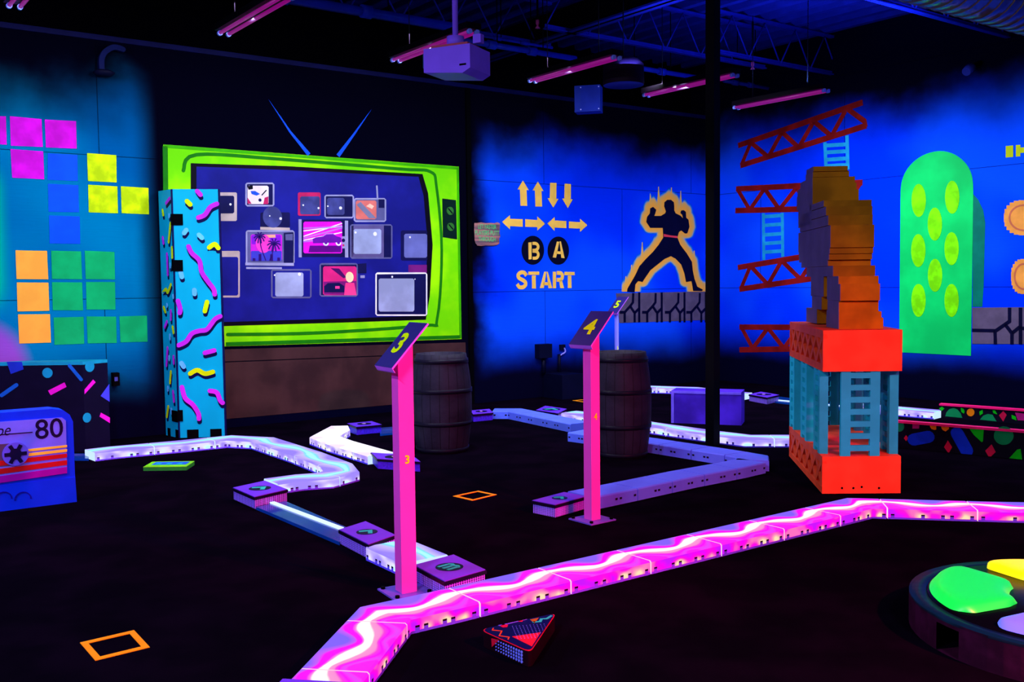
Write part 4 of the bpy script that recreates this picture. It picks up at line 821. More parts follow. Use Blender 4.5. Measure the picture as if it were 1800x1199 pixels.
def tladder(O, u, W, z0, z1, n, rail, th=.03, first='ladder', rf=.32):
    # flat ladder panel cut with rectangular openings; u along its width
    F = Fr(O, u); H = z1 - z0; mb = MB()
    F.O = O + Z * z0
    mb.fbox(F, 0, 0, rail, H, -th, 0, ft); mb.fbox(F, W - rail, 0, W, H, -th, 0, ft); p = H / n; rh = p * (1 - rf) * .5
    for i in range(n):
        z = p * i + p * .42; mb.fbox(F, rail, z, W - rail, z + p * .46, -th, 0, ft)
    return mb.build('ladder', T0)
Ff = Fr(Q0, an)
x0 = Ff.at(1479, 700)[0]; x1 = Ff.at(1548, 700)[0]; tladder(Q0 + an * x0 + bn * .012, an, x1 - x0, hb, zu0, 7, .068)
def tpar(px):
    lo, hi = 0, 1
    for _ in range(30):
        m_ = (lo + hi) / 2
        if proj(Q0 + b_ * m_ + Z * .6)[0] > px: lo = m_
        else: hi = m_
    return lo * Ln
for p0, p1 in ((1430, 1440.5), (1407.5, 1417.5), (1388, 1396)):
    d1_, d0_ = tpar(p0), tpar(p1); tladder(Q0 + bn * d1_ + an * .0, -bn, d1_ - d0_, hb, zu0, 8, (d1_ - d0_) * .28, .06)
for k in (.06, .42, .78): tladder(Q1 + bn * (k * Ln + .26) - an * .06, -bn, .26, hb, zu0, 8, .07, .06)
tladder(Q3 + an * .12, an, .3, hb, zu0, 7, .07)

# ------------------------------------------------------------------ stepped block sculpture on the tower (plain stacked slabs)
sc_m = M('sculpture_brown', (178, 112, 8), .5, var=.3, scale=3); sc_f = M('sculpture_face_mauve', (108, 84, 128), .55, var=.1); sc_d = M('sculpture_dark', (40, 14, 20), .6)
S0 = FL(1475, 578.5, zu1); S1 = FL(1419, 567.5, zu1); sd = (S1 - S0).normalized(); su = Vector((sd.y, -sd.x, 0)); zt = zu1
T1 = thing('block_sculpture', Vector((S0.x, S0.y, zu1)), 'brown and yellow sculpture of stacked stepped slabs on the red tower', 'sculpture')
KX = lambda x: 1360 + x / 3.746; KY = lambda y: 280 + y / 3.746
def dep(px, z):
    lo, hi = -.6, 2.2
    for _ in range(40):
        m_ = (lo + hi) / 2
        if proj(S0 + sd * m_ + Z * (z - zt))[0] > px: lo = m_
        else: hi = m_
    return lo
zguess = lambda yb: zt + (1115 - yb) / 1067 * 1.16
def slab(xn, xf, xr, yt, yb, uoff=0.0):
    zg = zguess((yt + yb) / 2); d0 = dep(KX(xn), zg); d1 = dep(KX(xf), zg)
    P = S0 + sd * d0; z0 = HT(P, KY(yb)) if yb < 1110 else zt; z1_ = HT(P, KY(yt)); z0 = max(z0, zt)
    F = Fr(Vector((P.x, P.y, 0)), su); r = F.at(KX(xr), KY((yt + yb) / 2))[0]
    mb = MB(); O = Vector((P.x, P.y, z0)); mb.obox(O, su * r, sd * (d1 - d0), Z * (z1_ - z0), sc_m); mb.obox(O - su * .004, su * .004, sd * (d1 - d0), Z * (z1_ - z0), sc_f); mb.build('slab', T1)
for s_ in [(262, 218, 487, 48, 80), (258, 213, 496, 80, 118), (256, 178, 535, 118, 160), (256, 160, 545, 160, 205), (256, 155, 560, 205, 300), (250, 165, 330, 300, 430),
           (330, 240, 645, 272, 312), (345, 190, 650, 312, 370), (360, 175, 652, 370, 435), (375, 165, 662, 435, 582), (370, 168, 655, 582, 622), (366, 170, 648, 622, 662), (358, 185, 640, 662, 702),
           (392, 220, 668, 702, 770), (428, 355, 690, 770, 822), (440, 355, 700, 822, 932), (430, 358, 690, 932, 1006), (430, 352, 710, 1004, 1046), (430, 350, 722, 1046, 1116)]: slab(*s_)
for s_ in [(330, 248, 420, 770, 905), (316, 255, 400, 900, 990), (285, 218, 420, 985, 1082)]:
    zg = zguess((s_[3] + s_[4]) / 2); slab(*s_)

# ------------------------------------------------------------------ teal folding panel
tl = M('panel_teal', (0, 172, 205), .5, var=.08, scale=2); tp = M('squiggle_magenta', (190, 40, 225), .5); ty = M('squiggle_lime', (205, 240, 0), .5); tb = M('dash_light_blue', (95, 190, 255), .5); tsd = M('squiggle_shadow_navy', (4, 4, 60), .5)
c0, c1, c2 = FL(292, 765), FL(314, 770), FL(396, 767.5); T2 = thing('folding_panel', c1, 'tall teal two-leaf folding panel with squiggles, by the television mural', 'decorative panel')
H2 = HT(c1, 332.5); FR_ = Fr(c1, c2 - c1); FLf = Fr(c0, c1 - c0); th = .05
def leaf(F, W, nm):
    mb = MB(); mb.fbox(F, 0, 0, W - .004, H2, -th, 0, tl); mb.fbox(F, W - .004, 0, W + .01, H2, -th, .001, M('panel_edge_navy', (5, 10, 70))); return mb.build(nm, T2)
lfr = leaf(FR_, (c2 - c1).length, 'panel_leaf'); lfl = leaf(FLf, (c1 - c0).length, 'panel_leaf')
KR = PX(FR_, 270, 320, 2.607); KL = PX(FLf, 270, 320, 2.607); W2 = (c2 - c1).length; W1 = (c1 - c0).length
def squig(K, F, W, parent, pts, m_, wd=.045, sx=3, sy=15, sm=5):
    def clip(q): return [(min(max(x, wd * .35), W - wd * .35), min(y, H2 - .02)) for x, y in q]
    p = clip(K.l(pts)); sh = clip(K.l([(x + sx, y + sy) for x, y in pts]))
    if len(p) == 2 and math.dist(p[0], p[1]) < .01: return
    mb = MB(); mb.stroke(F, sh, wd, 0, .002, tsd, True, sm if len(pts) > 2 else 0); mb.stroke(F, p, wd, .002, .004, m_, True, sm if len(pts) > 2 else 0); mb.build('painted_squiggle', parent)
for p in ([(200, 36), (215, 58)], [(205, 163), (235, 150), (260, 115), (310, 100)], [(160, 295), (175, 325), (210, 360), (220, 410), (245, 450), (275, 490), (280, 515)], [(115, 748), (150, 730), (175, 695), (210, 682), (245, 675), (280, 630), (318, 615)], [(235, 783), (278, 772)], [(130, 940), (145, 990), (180, 1020), (205, 1060), (208, 1085)], [(258, 957), (290, 965), (305, 1000), (322, 1012)], [(112, 545), (122, 580), (120, 600)]): squig(KR, FR_, W2, lfr, p, tp)
for p in ([(153, 88), (168, 103)], [(255, 300), (280, 285), (312, 302)], [(245, 550), (235, 592)], [(168, 878), (200, 862), (235, 878), (272, 870)]): squig(KR, FR_, W2, lfr, p, ty)
for x, y in ((270, 40), (265, 195), (277, 380), (173, 615), (177, 775), (305, 845), (195, 950), (252, 1068), (313, 712), (315, 1075)): squig(KR, FR_, W2, lfr, [(x, y), (x, y + 4)], tb, sx=0, sy=18)
for p in ([(150, 220), (140, 234)], [(208, 242), (222, 256)], [(187, 495), (188, 513)], [(125, 415), (130, 435)], [(128, 830), (138, 846)]): squig(KR, FR_, W2, lfr, p, tb)
for p in ([(58, 97), (75, 75)], [(62, 330), (66, 425)], [(52, 665), (62, 640)], [(60, 840), (65, 760)], [(92, 800), (93, 830)], [(90, 960), (94, 1005)], [(80, 590), (80, 630)], [(43, 255), (46, 280)]): squig(KL, FLf, W1, lfl, p, tp, .035)
for p in ([(78, 190), (70, 275)], [(95, 300), (88, 345)], [(45, 505), (58, 492), (66, 505), (80, 470)], [(47, 575), (55, 595)], [(88, 665), (92, 690)], [(80, 870), (76, 920)], [(68, 1030), (62, 1075)], [(42, 130), (45, 150)]): squig(KL, FLf, W1, lfl, p, ty, .035)
for p in ([(72, 150), (72, 160)], [(76, 375), (77, 390)], [(62, 560), (62, 570)], [(75, 700), (76, 720)], [(72, 800), (72, 815)], [(90, 520), (91, 530)], [(66, 940), (66, 955)], [(82, 1040), (83, 1060)]): squig(KL, FLf, W1, lfl, p, tb, .03)
for y in (172, 383, 1070):
    mb = MB(); a_ = KR((130, y)); mb.fbox(FR_, .0, a_[1] - .055, a_[0] + .01, a_[1] + .055, .003, .012, BLK); a_ = KL((88, y)); mb.fbox(FLf, a_[0], a_[1] - .055, W1, a_[1] + .055, .003, .012, BLK); mb.build('hinge', T2)
for x in (180, 286): mb = MB(); a_ = KR((x, 1150)); mb.fbox(FR_, a_[0] - .055, 0, a_[0] + .055, .08, .0, .004, BLK); mb.build('foot_notch', lfr)
for x in (72, 108): mb = MB(); a_ = KL((x, 1150)); mb.fbox(FLf, a_[0] - .03, 0, a_[0] + .03, .08, .0, .004, BLK); mb.build('foot_notch', lfl)

# ------------------------------------------------------------------ black confetti box behind the cassette
c1 = FL(151, 794); c2 = FL(194, 786); c3 = Vector((-4.82, 8.96, 0)); c4 = Vector((-4.5, 9.18, 0)); dn = Vector((c2 - c1).normalized()); dl = Vector((-.995, .1, 0)).normalized(); H3 = HT(c1, 635.5); cb = M('confetti_black', (10, 8, 36), .45); W3 = 2.2
dl = (Fr(c1, dn).n * -1); dl = Vector((-1, 0.02, 0))
T3 = thing('confetti_box', c1, 'black box with confetti shapes and a teal top, behind the cassette', 'box')
FT = Fr.__new__(Fr); FT.O = Vector((0, 0, 0)); FT.u = Vector((1, 0, 0)); FT.v = Vector((0, 1, 0)); FT.n = Z.copy(); fp = [tuple(q[:2]) for q in (c1, c2, c4, c3)]; dl = (c3 - c1).normalized(); mb = MB(); mb.prism(FT, fp, 0, H3 - .03, cb); mb.build('body', T3)
mb = MB(); mb.prism(FT, fp, H3 - .03, H3, M('box_top_teal', (15, 150, 180), .5)); mb.build('top', T3)
F3 = Fr(c1, -dl); F4 = Fr(c1, dn); K3f = PX(F3, 0, 600, 3.745); K3r = PX(F4, 0, 600, 3.745)
cbl = M('confetti_blue', (15, 95, 200)); cte = M('confetti_teal', (15, 150, 190)); cmg = M('confetti_magenta', (205, 20, 200)); cvi = M('confetti_violet', (60, 70, 250))
def cshape(F, polys=(), discs=(), strokes=()):
    mb = MB()
    for p, m_ in polys: mb.prism(F, p, 0, .003, m_)
    for c_, r, m_ in discs: mb.disc(F, c_, r, r, 0, .003, m_)
    for p, wd, m_ in strokes: mb.stroke(F, p, wd, 0, .003, m_, True)
    mb.build('confetti_shape', T3)
cshape(F3, [(K3f.l([(45, 135), (145, 135), (155, 185), (72, 215)]), M('confetti_deep_blue', (25, 50, 190)))]); cshape(F3, (), [(K3f((313, 208)), .046, cte)]); cshape(F3, (), (), [(K3f.l([(458, 160), (535, 252)]), .03, cbl)])
cshape(F3, [(K3f.l([(317, 325), (425, 270), (438, 300), (335, 355)]), cmg)]); cshape(F3, (), (), [(K3f.l([(12, 355), (108, 288)]), .036, cbl)])
cshape(F4, (), [(K3r((590, 166)), .05, cte)]); cshape(F4, (), [(K3r((572, 503)), .045, cte)]); cshape(F4, [(K3r.l([(556, 348), (556, 318), (612, 252), (628, 270)]), cmg)]); cshape(F4, [(K3r.l([(718, 282), (720, 398), (662, 360)]), cvi)]); cshape(F4, [(K3r.l([(664, 470), (722, 502), (722, 538), (655, 496)]), cmg)])

# ------------------------------------------------------------------ giant cassette
c1 = FL(135, 882); c0 = FL(-60, 907); F5 = Fr(c0, c1 - c0); W5 = (c1 - c0).length; K6 = PX(F5, 0, 700, 5.993); cas = M('cassette_blue', (0, 50, 232), .5, var=.06); cl = M('cassette_label', (95, 110, 245), .55, var=.08)
T5 = thing('giant_cassette', c1 - F5.u * W5 / 2, 'oversized blue cassette tape prop with striped label marked 80', 'cassette prop')
e = K6((770, 200)); top = K6((0, 150))[1] + .0; rx = K6((775, 400))[0]; ty_ = K6((560, 112))[1]
mb = MB(); mb.prism(F5, [(0, 0), (rx, 0), (rx, ty_ - .1), (rx - .02, ty_ - .05), (rx - .06, ty_ - .015), (rx - .13, ty_), (0, ty_)], -.16, 0, cas); mb.build('shell', T5)
s_ = K6((795, 830)); mb = MB(); mb.prism(F5, [(0, 0), (W5, 0), (W5 - .005, s_[1]), (0, s_[1])], -.18, .004, cas); mb.build('thick_edge', T5)
mb = MB(); mb.prism(F5, K6.l([(-300, 270), (650, 203), (692, 235), (705, 788), (-300, 895)]), 0, .006, cl); la = mb.build('label_panel', T5)
def stripe(y0, y1, yl0, yl1, m_, nm, xl=-300):
    f = lambda x, yr, yl: yr + (704 - x) / 1004 * (yl - yr)
    mb = MB(); mb.prism(F5, K6.l([(xl, f(xl, y0, yl0)), (704, y0), (704, y1), (xl, f(xl, y1, yl1))]), .006, .009, m_); mb.build('stripe', la)
cy = M('stripe_yellow', (225, 215, 60)); cr = M('stripe_red', (165, 15, 25)); cm = M('stripe_purple', (135, 0, 165))
stripe(492, 515, 600, 625, cy, 'y', 250); stripe(535, 562, 645, 680, cy, 'y', 250); stripe(582, 622, 690, 750, cr, 'r'); stripe(650, 700, 780, 840, cr, 'r'); stripe(722, 788, 860, 935, cm, 'm')
mb = MB(); navy_t = M('print_navy', (8, 6, 50)); mb.text(F5, '80', K6((516, 330)), .19, navy_t, .0075, bold=.008, sx=.98); mb.build('lettering', la)
mb = MB(); a_ = K6((44, 340)); mb.text(F5, 'pe', (a_[0] - .01, a_[1]), .11, navy_t, .0075, shear=.35, sx=.8); mb.stroke(F5, K6.l([(-100, 392), (340, 357)]), .006, .006, .009, navy_t, False); mb.build('script_lettering', la)
hc = K6((160, 585)); hr = abs(K6((300, 585))[0] - hc[0]); mb = MB(); mb.prism(F5, K6.l([(-300, 510), (170, 470), (180, 705), (-300, 745)]), .006, .0085, M('window_grey', (70, 60, 90))); mb.build('tape_window', T5)
mb = MB(); mb.disc(F5, hc, hr, hr * .98, .009, .018, M('hub_lavender', (85, 85, 230))); hub = mb.build('hub', T5)
mb = MB(); mb.disc(F5, hc, hr * .46, hr * .46, .018, .022, navy_t)
for k in range(6):
    a_ = k * PI / 3; mb.stroke(F5, [(hc[0] + hr * .35 * math.cos(a_), hc[1] + hr * .35 * math.sin(a_)), (hc[0] + hr * .84 * math.cos(a_), hc[1] + hr * .84 * math.sin(a_))], hr * .3, .018, .0215, navy_t, False)
mb.build('hub_teeth', hub)
for x in (36, 240):
    c_ = K6((x, 1065)); mb = MB(); r_ = .05; mb.stroke(F5, [(c_[0] + r_ * math.cos(q * PI / 10), c_[1] + r_ * math.sin(q * PI / 10)) for q in range(11)], .008, .004, .008, M('cassette_groove', (5, 10, 150)), False); mb.build('tape_hole', T5)

# ------------------------------------------------------------------ plain purple box, wall boxes
c0, c1 = FL(1180, 743.5), FL(1303, 748); F6 = Fr(c0, c1 - c0); H6 = HT(c1, 690); pm_ = M('plain_box_violet', (75, 35, 205), .5, var=.35, scale=3)
mb = MB(); mb.fbox(F6, 0, 0, (c1 - c0).length, H6, -.3, 0, pm_, pm_); T6 = mb.build('plain_crate'); tag(T6, 'plain violet crate behind the black pole', 'crate')
mb = MB(); W6 = (c1 - c0).length; lv = M('crate_trim_lavender', (120, 90, 250)); mb.fbox(F6, .0, H6 - .025, W6, H6, 0, .008, lv); mb.fbox(F6, 0, 0, .03, H6 - .025, 0, .008, lv); mb.build('trim_strip', T6)
K7 = PX(WA, 860, 520, 2.853); dkb = M('floor_cabinet_dark', (4, 6, 34), .5)
q = K7.l([(268, 388), (375, 388)]); mb = MB(); mb.fbox(WA, q[0][0], 0, q[1][0], q[0][1], 0.01, .4, dkb); tag(mb.build('floor_cabinet'), 'dark cabinet on the floor against the blue wall', 'cabinet')
q = K7.l([(228, 243), (292, 308)]); t = thing('wall_box', WA.P(q[0][0], q[1][1], 0), 'dark electrical box with conduit above the floor cabinet', 'electrical box')
mb = MB(); mb.fbox(WA, q[0][0], q[1][1], q[1][0], q[0][1], 0.001, .1, dkb); mb.build('box', t); c_ = K7((262, 308)); mb = MB(); mb.cyl(WA.P(c_[0], c_[1], .04), WA.P(c_[0], K7((262, 388))[1], .04), .025, dkb, 10); mb.build('conduit', t)
q = K7.l([(350, 245), (375, 270)]); t = thing('wall_outlet', WA.P(q[0][0], q[1][1], 0), 'small outlet with a white plug wire, right of the electrical box', 'outlet')
mb = MB(); mb.fbox(WA, q[0][0], q[1][1], q[1][0], q[0][1], 0.001, .03, dkb); mb.build('plate', t); c_ = K7((344, 292)); mb = MB(); mb.cyl(WA.P(c_[0], c_[1], .03), WA.P(c_[0], K7((344, 385))[1], .03), .02, dkb, 10); mb.build('conduit', t)
mb = MB(); mb.stroke(WA, K7.l([(368, 262), (372, 280), (355, 292), (345, 300)]), .012, .03, .045, M('wire_white', (140, 140, 255)), True, 4); mb.build('plug_wire', t)
q = I.l([(195, 655), (207, 677)]); mb = MB(); mb.fbox(WA, q[0][0], q[1][1], q[1][0], q[0][1], 0.001, .08, BLK); t = mb.build('wall_outlet'); tag(t, 'small black outlet box right of the confetti box', 'outlet')
mb = MB(); mb.fbox(WA, q[0][0] + .01, q[0][1] - .08, q[1][0] - .02, q[0][1] - .04, .08, .085, M('outlet_mark', (60, 70, 160))); mb.build('face', t)
# wooden sign
K8 = PX(WA, 820, 380, 19.99); wood, t, b = newmat('sign_wood'); oc = t.add('ShaderNodeTexCoord').outputs['Object']; mp = t.add('ShaderNodeMapping'); t.l.new(oc, mp.inputs[0]); mp.inputs['Scale'].default_value = (1, 1, 14)
t.put(b.inputs['Base Color'], t.mix(t.sm(t.noise(mp.outputs[0], 2.2, 3), .4, .6), rgb((85, 62, 75)), rgb((170, 105, 100))))
t = thing('wooden_sign', WA.P(*K8((700, 1040)), 0), 'small wooden sign with green lettering, left of the arrows', 'sign')
mb = MB(); mb.prism(WA, K8.l([(240, 240), (330, 245), (480, 220), (650, 250), (820, 240), (960, 250), (1050, 215), (1150, 265), (1140, 420), (1130, 600), (1160, 700), (1120, 800), (1125, 960), (1030, 1020), (900, 1045), (640, 1030), (480, 1045), (350, 1035), (280, 950), (255, 840), (250, 700), (235, 520)]), .0, .02, wood, BLK); mb.build('board', t)
gl = M('sign_letter_green', (50, 215, 120)); mb = MB()
for tx, y, sz in (('LET FASTER', 385, .078), ('PLAYERS PUTT', 600, .082), ('THROUGH', 820, .078)): mb.text(WA, tx, K8((690, y)), sz, gl, .023, bold=.0, sx=.69)
mb.build('lettering', t)

# ------------------------------------------------------------------ confetti walls at right
cw = M('confetti_wall_black', (10, 5, 26), .5); ctp = M('confetti_rail_pink', (255, 25, 115), .5); K9 = lambda F: PX(F, 1620, 690, 9.222); K10 = lambda F: PX(F, 1400, 640, 3.7475)
def cwall(p0, p1, H, T, l, ext):
    c0, c1 = FL(*p0), FL(*p1); F = Fr(c0, c1 - c0); W = (c1 - c0).length + ext; t = thing('confetti_wall', F.P(W / 2, 0), l, 'low wall', 'confetti patterned low walls')
    mb = MB(); mb.fbox(F, 0, 0, W, H - .02, -T, 0, cw); mb.build('panel', t); mb = MB(); mb.fbox(F, -.005, H - .02, W, H, -T - .005, .01, ctp); mb.build('cap_rail', t); return t, F
tw, Fw = cwall((1549, 784), (1800, 808), .242, .05, 'near confetti-patterned low wall right of the red tower', 1.0); tu, Fu = cwall((1652, 734), (1790, 745), .152, .06, 'farther confetti-patterned low wall with a hot pink cap', 1.2)
def cs(par, F, K, shapes):
    for kind, d, m_ in shapes:
        mb = MB()
        if kind == 'p': mb.prism(F, K(F).l(d), 0, .003, m_)
        elif kind == 'd': x, y, rx, ry = d; mb.prism(F, K(F).l([(x + rx * math.cos(k * PI / 14), y + ry * math.sin(k * PI / 14)) for k in range(28)]), 0, .003, m_)
        elif kind == 's': mb.stroke(F, K(F).l(d[0]), d[1], 0, .003, m_)
        mb.build('confetti_shape', par)
gD = M('confetti_dark_green', (10, 130, 75)); gL = M('confetti_bright_green', (10, 185, 20)); oG = M('confetti_orange', (235, 125, 10)); bB = M('confetti_royal', (10, 50, 215)); rC = M('confetti_crimson', (195, 15, 65)); mG = M('confetti_rose', (165, 20, 110))
cs(tu, Fu, K9, [('p', [(285, 258), (330, 230), (370, 262), (325, 298)], gL), ('p', [(385, 385), (405, 320), (450, 270), (515, 252), (580, 275), (635, 340), (660, 412)], gD), ('p', [(635, 248), (680, 265), (698, 310), (686, 342), (645, 315)], gL), ('d', (795, 322, 62, 64), oG),
    ('p', [(935, 310), (990, 282), (995, 340), (945, 372)], gL), ('p', [(945, 440), (1000, 375), (1070, 348), (1150, 362), (1215, 468)], gD), ('p', [(1150, 288), (1190, 290), (1228, 355), (1165, 335)], gL), ('p', [(1325, 300), (1380, 365), (1325, 470), (1255, 370)], rC), ('p', [(1458, 362), (1525, 390), (1540, 452), (1465, 425)], gL), ('p', [(1515, 325), (1680, 345), (1680, 455), (1560, 450)], mG)])
cs(tw, Fw, K9, [('p', [(132, 512), (238, 520), (238, 600), (205, 606), (160, 590), (138, 555)], oG), ('p', [(320, 535), (445, 542), (443, 590), (390, 632), (345, 610), (322, 575)], oG), ('p', [(425, 778), (495, 885), (440, 988), (365, 885)], rC), ('s', ([(575, 660), (730, 940)], .105), bB), ('p', [(765, 572), (1008, 598), (995, 790), (975, 805), (850, 690)], gL),
    ('p', [(1135, 840), (1200, 965), (1100, 1062), (1032, 945)], rC), ('d', (1332, 700, 160, 150), gD), ('p', [(1410, 1078), (1550, 925), (1605, 915), (1630, 1088)], gL), ('s', ([(-130, 765), (110, 718)], .105), bB)])
cs(tw, Fw, K10, [('d', (680, 410, 30, 36), gD), ('p', [(765, 388), (812, 388), (808, 425), (765, 425)], mG), ('p', [(722, 468), (737, 488), (722, 508), (708, 488)], rC), ('d', (578, 395, 20, 25), oG)])

# ------------------------------------------------------------------ small floor pieces
osq = M('floor_square_orange', (255, 150, 10), .6, var=.08)
def fsq(pts, l, w=.03):
    P = [FL(*p) for p in pts]; c = sum(P, Vector()) / 4; mb = MB(); k = 1 - 2 * w / (P[1] - P[0]).length
    for i in range(4):
        a, b_ = P[i], P[(i + 1) % 4]; ai, bi = c + (a - c) * k, c + (b_ - c) * k; h = Z * .003
        mb.face([a + h, ai + h, bi + h, b_ + h], osq); mb.face([a, b_, b_ + h, a + h], osq); mb.face([ai, ai + h, bi + h, bi], osq)
    tag(mb.build('floor_marker'), l, 'floor marker', 'orange square markers on the floor')
fsq([(140.6, 1130.6), (167.6, 1162), (263.3, 1138.5), (235.6, 1108.7)], 'nearest orange square outline at the lower left'); fsq([(796, 872.7), (830.3, 880.5), (873.7, 870), (840.7, 863.2)], 'orange square outline in the middle between signs 3 and 4', .022); fsq([(1006, 704.3), (1030, 708), (1062, 704.3), (1038, 701.5)], 'far orange square outline behind sign 4', .03)
# green tray
c0, c1, c2 = FL(252, 828), FL(328, 827), FL(342, 817.5); gm = M('tray_green', (30, 130, 40), .5); t = thing('green_tray', c0, 'small flat green box on the floor below the winding rail', 'tray'); u, v = c1 - c0, c2 - c1
mb = MB(); mb.obox(c0, u, v, Z * .03, gm); mb.build('body', t)
mb = MB(); mb.obox(c0 + Z * .03, u, v, Z * .004, M('tray_rim_lime', (110, 210, 20))); mb.obox(c0 + v * .35 + u * .12 + Z * .034, u * .8, v * .5, Z * .002, M('tray_top_blue', (30, 90, 210))); mb.build('top_panel', t)
for k in (.2, .45, .7): mb = MB(); mb.obox(c0 + v * .3 + u * k + Z * .036, u * .12, v * .3, Z * .002, cte); mb.build('printed_shape', t)
# triangle box
A, B_, C_ = FL(843, 1106, .07), FL(978, 1077, .07), FL(932, 1146, .07); FF = Fr.__new__(Fr); FF.O = Vector((0, 0, 0)); FF.u = Vector((1, 0, 0)); FF.v = Vector((0, 1, 0)); FF.n = Z.copy()
tri = [A, B_, C_]; rp = []
for i in range(3):
    p, a, b_ = tri[i], tri[i - 1], tri[(i + 1) % 3]; r_ = .045; p0 = p + (a - p).normalized() * r_; p1 = p + (b_ - p).normalized() * r_
    for k in range(6): s_ = k / 5; rp.append(tuple(((p0 * (1 - s_) ** 2 + p * 2 * s_ * (1 - s_) + p1 * s_ ** 2))[:2]))
t = thing('triangle_box', sum(tri, Vector()) / 3 - Z * .07, 'triangular patterned box on the floor in front of the pink rail', 'box')
tn = M('triangle_navy', (8, 8, 70), .4); tdk = M('triangle_dark', (22, 4, 16), .35); trd = M('triangle_red_edge', (200, 15, 50), .4)
mb = MB(); mb.prism(FF, rp, .003, .066, tdk); mb.build('body', t); mb = MB(); cc = sum((Vector((*p, 0)) for p in rp), Vector()) / len(rp)
mb.prism(FF, rp, .066, .068, trd); mb.prism(FF, [tuple((cc + (Vector((*p, 0)) - cc) * .965)[:2]) for p in rp], .068, .070, tn); tp_ = mb.build('top_panel', t)
KT = lambda pts: [tuple((cc + (Vector((*FL(820 + x / 7.54, 1040 + y / 7.54, .07)[:2], 0)) - cc) * .97)[:2]) for x, y in pts]
inr = [tuple((cc + (Vector((*p, 0)) - cc) * .95)[:2]) for p in rp]
_s = 1 if sum(inr[i][0] * inr[(i + 1) % len(inr)][1] - inr[(i + 1) % len(inr)][0] * inr[i][1] for i in range(len(inr))) > 0 else -1
def inside(p, i): a, b = inr[i], inr[(i + 1) % len(inr)]; return ((b[0] - a[0]) * (p[1] - a[1]) - (b[1] - a[1]) * (p[0] - a[0])) * _s
def clipt(P):
    for i in range(len(inr)):
        if math.dist(inr[i], inr[(i + 1) % len(inr)]) < 1e-6: continue
        Q = []
        for j in range(len(P)):
            a, b = P[j], P[(j + 1) % len(P)]; da, db = inside(a, i), inside(b, i)
            if da >= 0: Q.append(a)
            if (da >= 0) != (db >= 0): k = da / (da - db); Q.append((a[0] + (b[0] - a[0]) * k, a[1] + (b[1] - a[1]) * k))
        P = Q
        if len(P) < 3: return None
    return P
def tsh(polys=(), strokes=()):
    mb = MB()
    for p, m_ in polys:
        q = clipt(KT(p))
        if q: mb.prism(FF, q, .070, .0715, m_)
    for p, wd, m_ in strokes: mb.stroke(FF, KT(p), wd, .070, .0715, m_, False)
    mb.build('printed_shape', tp_)
tsh([([(340, 435), (660, 365), (1010, 300), (990, 320), (680, 395), (440, 455)], M('tri_lavender', (120, 90, 250)))]); tsh([([(435, 455), (480, 430), (545, 440), (535, 470), (470, 475)], rC)]); tsh([([(665, 365), (745, 345), (745, 395), (690, 395)], rC)])
tsh([([(845, 370), (965, 345), (905, 418)], M('tri_amber', (150, 85, 20)))]); tsh([([(600, 602), (990, 545), (870, 735)], M('tri_red', (215, 25, 50)))]); tsh((), [([(880, 405), (985, 395), (1000, 360), (1080, 355), (1140, 315)], .012, embg)]); tsh((), [([(345, 485), (330, 512), (460, 525), (425, 590), (560, 610), (545, 640)], .005, M('tri_orange', (230, 70, 30)))])
mb = MB(); tdot = M('tri_dot_blue', (110, 120, 255))
for i in range(10):
    for j in range(10):
        p = KT([(605 + i * 48 + j * 8, 465 - i * 3.5 + j * 19)])[0]
        if all(inside(p, q) > -1e-9 for q in range(len(inr))): mb.disc(FF, p, .0022, .0022, .0717, .0722, tdot, 6)
mb.build('dot_pattern', tp_)
a_, c_ = Vector((*rp[5], 0)), Vector((*rp[12], 0)); Fa = Fr(A - Z * .07, C_ - A)
mb = MB()
for i in range(11):
    for j in range(4): mb.disc(Fa, (.115 + i * .0165, .055 - j * .013), .003 + .0003 * i, .003 + .0003 * i, .001, .004, tdot, 8)
mb.build('dot_pattern', t)
mb = MB(); mb.prism(Fa, [(.085, .055), (.135, .062), (.088, .02)], .001, .004, trd); mb.build('printed_shape', t)

# ------------------------------------------------------------------ round game table at lower right
C = Vector((2.3276, 4.0426, 0)); R = .6376; dg = M('game_side_plum', (52, 10, 40), .5, var=.3, scale=12); rimg = M('game_rim_teal', (6, 40, 62), .35); dk = M('game_deck_black', (6, 5, 14), .3)
t = thing('round_game', C, 'low round game disc with glowing coloured pads at the lower right', 'game prop')
mb = MB()
n = 64; h0 = .125
for i in range(n):
    a0, a1 = 2 * PI * i / n, 2 * PI * (i + 1) / n; am = math.degrees((a0 + a1) / 2) % 90
    cut = 14 < (math.degrees((a0 + a1) / 2) - 178) % 90 < 26
    p = lambda a, r, z: C + Vector((r * math.cos(a), r * math.sin(a), z))
    if cut: mb.face([p(a0, R - .1, 0), p(a1, R - .1, 0), p(a1, R - .1, h0 - .01), p(a0, R - .1, h0 - .01)], BLK); mb.face([p(a0, R, .0), p(a1, R, .0), p(a1, R - .1, .002), p(a0, R - .1, .002)], dg); mb.face([p(a0, R, h0 - .01), p(a1, R, h0 - .01), p(a1, R, h0 + .015), p(a0, R, h0 + .015)], dg)
    else: mb.face([p(a0, R, 0), p(a1, R, 0), p(a1, R, h0 + .015), p(a0, R, h0 + .015)], dg)
mb.build('drum', t)
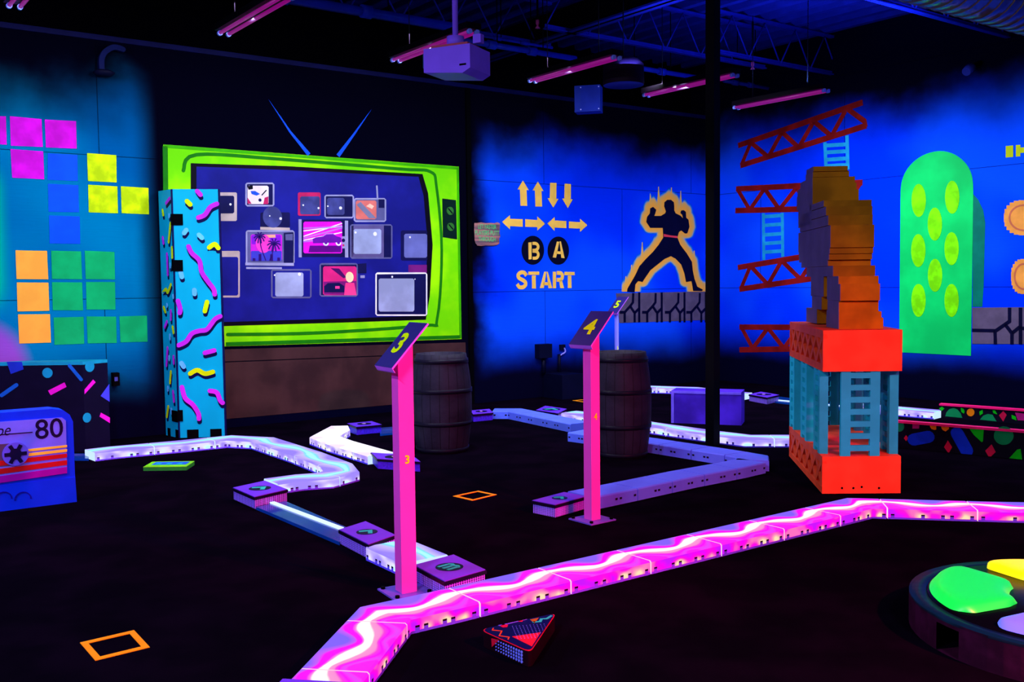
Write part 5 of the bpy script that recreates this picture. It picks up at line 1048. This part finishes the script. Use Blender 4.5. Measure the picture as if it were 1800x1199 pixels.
mb = MB(); mb.lathe(C, [(R - .14, h0 + .002), (R - .075, h0 + .005), (R - .07, .14), (R, .14), (R, .13)], rimg, 64); mb.build('rim', t)
mb = MB(); mb.lathe(C, [(0, .155), (.17, .155), (.2, .150), (R - .075, .145), (R - .07, .12)], dk, 64); mb.build('deck', t)
mb = MB(); mb.lathe(C, [(0, .166), (.05, .166), (.06, .17), (.075, .17), (.1, .158), (.15, .157)], M('game_hub', (6, 26, 48), .3), 40); mb.build('hub', t)
for ang, nm, em in ((157, 'green', (10, 230, 70)), (67, 'yellow', (245, 240, 0)), (247, 'blue', (100, 110, 255)), (337, 'red', (235, 20, 30))):
    m_ = ME('pad_' + nm, em, .75, em); ri, ro = .24, .555; ha = 38; mb = MB()
    F_ = FF; NR, NA = 14, 36; th0 = math.radians(ang)
    grid = []
    for i in range(NR + 1):
        row = []
        for j in range(NA + 1):
            x = -1 + 2 * i / NR; y = -1 + 2 * j / NA
            # rounded corners
            k = 1 - .07 * (max(0, abs(x) - .6) / .4) ** 2.5; kx = 1 - .22 * (max(0, abs(y) - .8) / .2) ** 2.5
            r = (ri + ro) / 2 + (ro - ri) / 2 * x * kx; hw = math.radians(45) - .055 / r
            a = th0 + hw * y * k; z = .150 + .036 * (1 - abs(x) ** 6) ** .5 * (1 - abs(y) ** 10) ** .5
            row.append(C + Vector((r * math.cos(a), r * math.sin(a), z)))
        grid.append(row)
    for i in range(NR):
        for j in range(NA): mb.face([grid[i][j], grid[i + 1][j], grid[i + 1][j + 1], grid[i][j + 1]], m_, smooth=True)
    lab(mb.build('pad', t), nm + ' pad')
# added bare blue uplights standing in for tube light spill on the roof deck
for P, pw in ((FL(1400, 150, 3.62), 60), (FL(1180, 110, 3.62), 50), (FL(1600, 60, 3.9), 40)):
    ld = bpy.data.lights.new('deck_glow', 'AREA'); ld.shape = 'RECTANGLE'; ld.size = 1.0; ld.size_y = .1; ld.energy = pw; ld.color = (.1, .2, 1)
    lo = bpy.data.objects.new('deck_glow', ld); COL.objects.link(lo); lo.location = P; lo.rotation_euler = (PI, 0, 0)
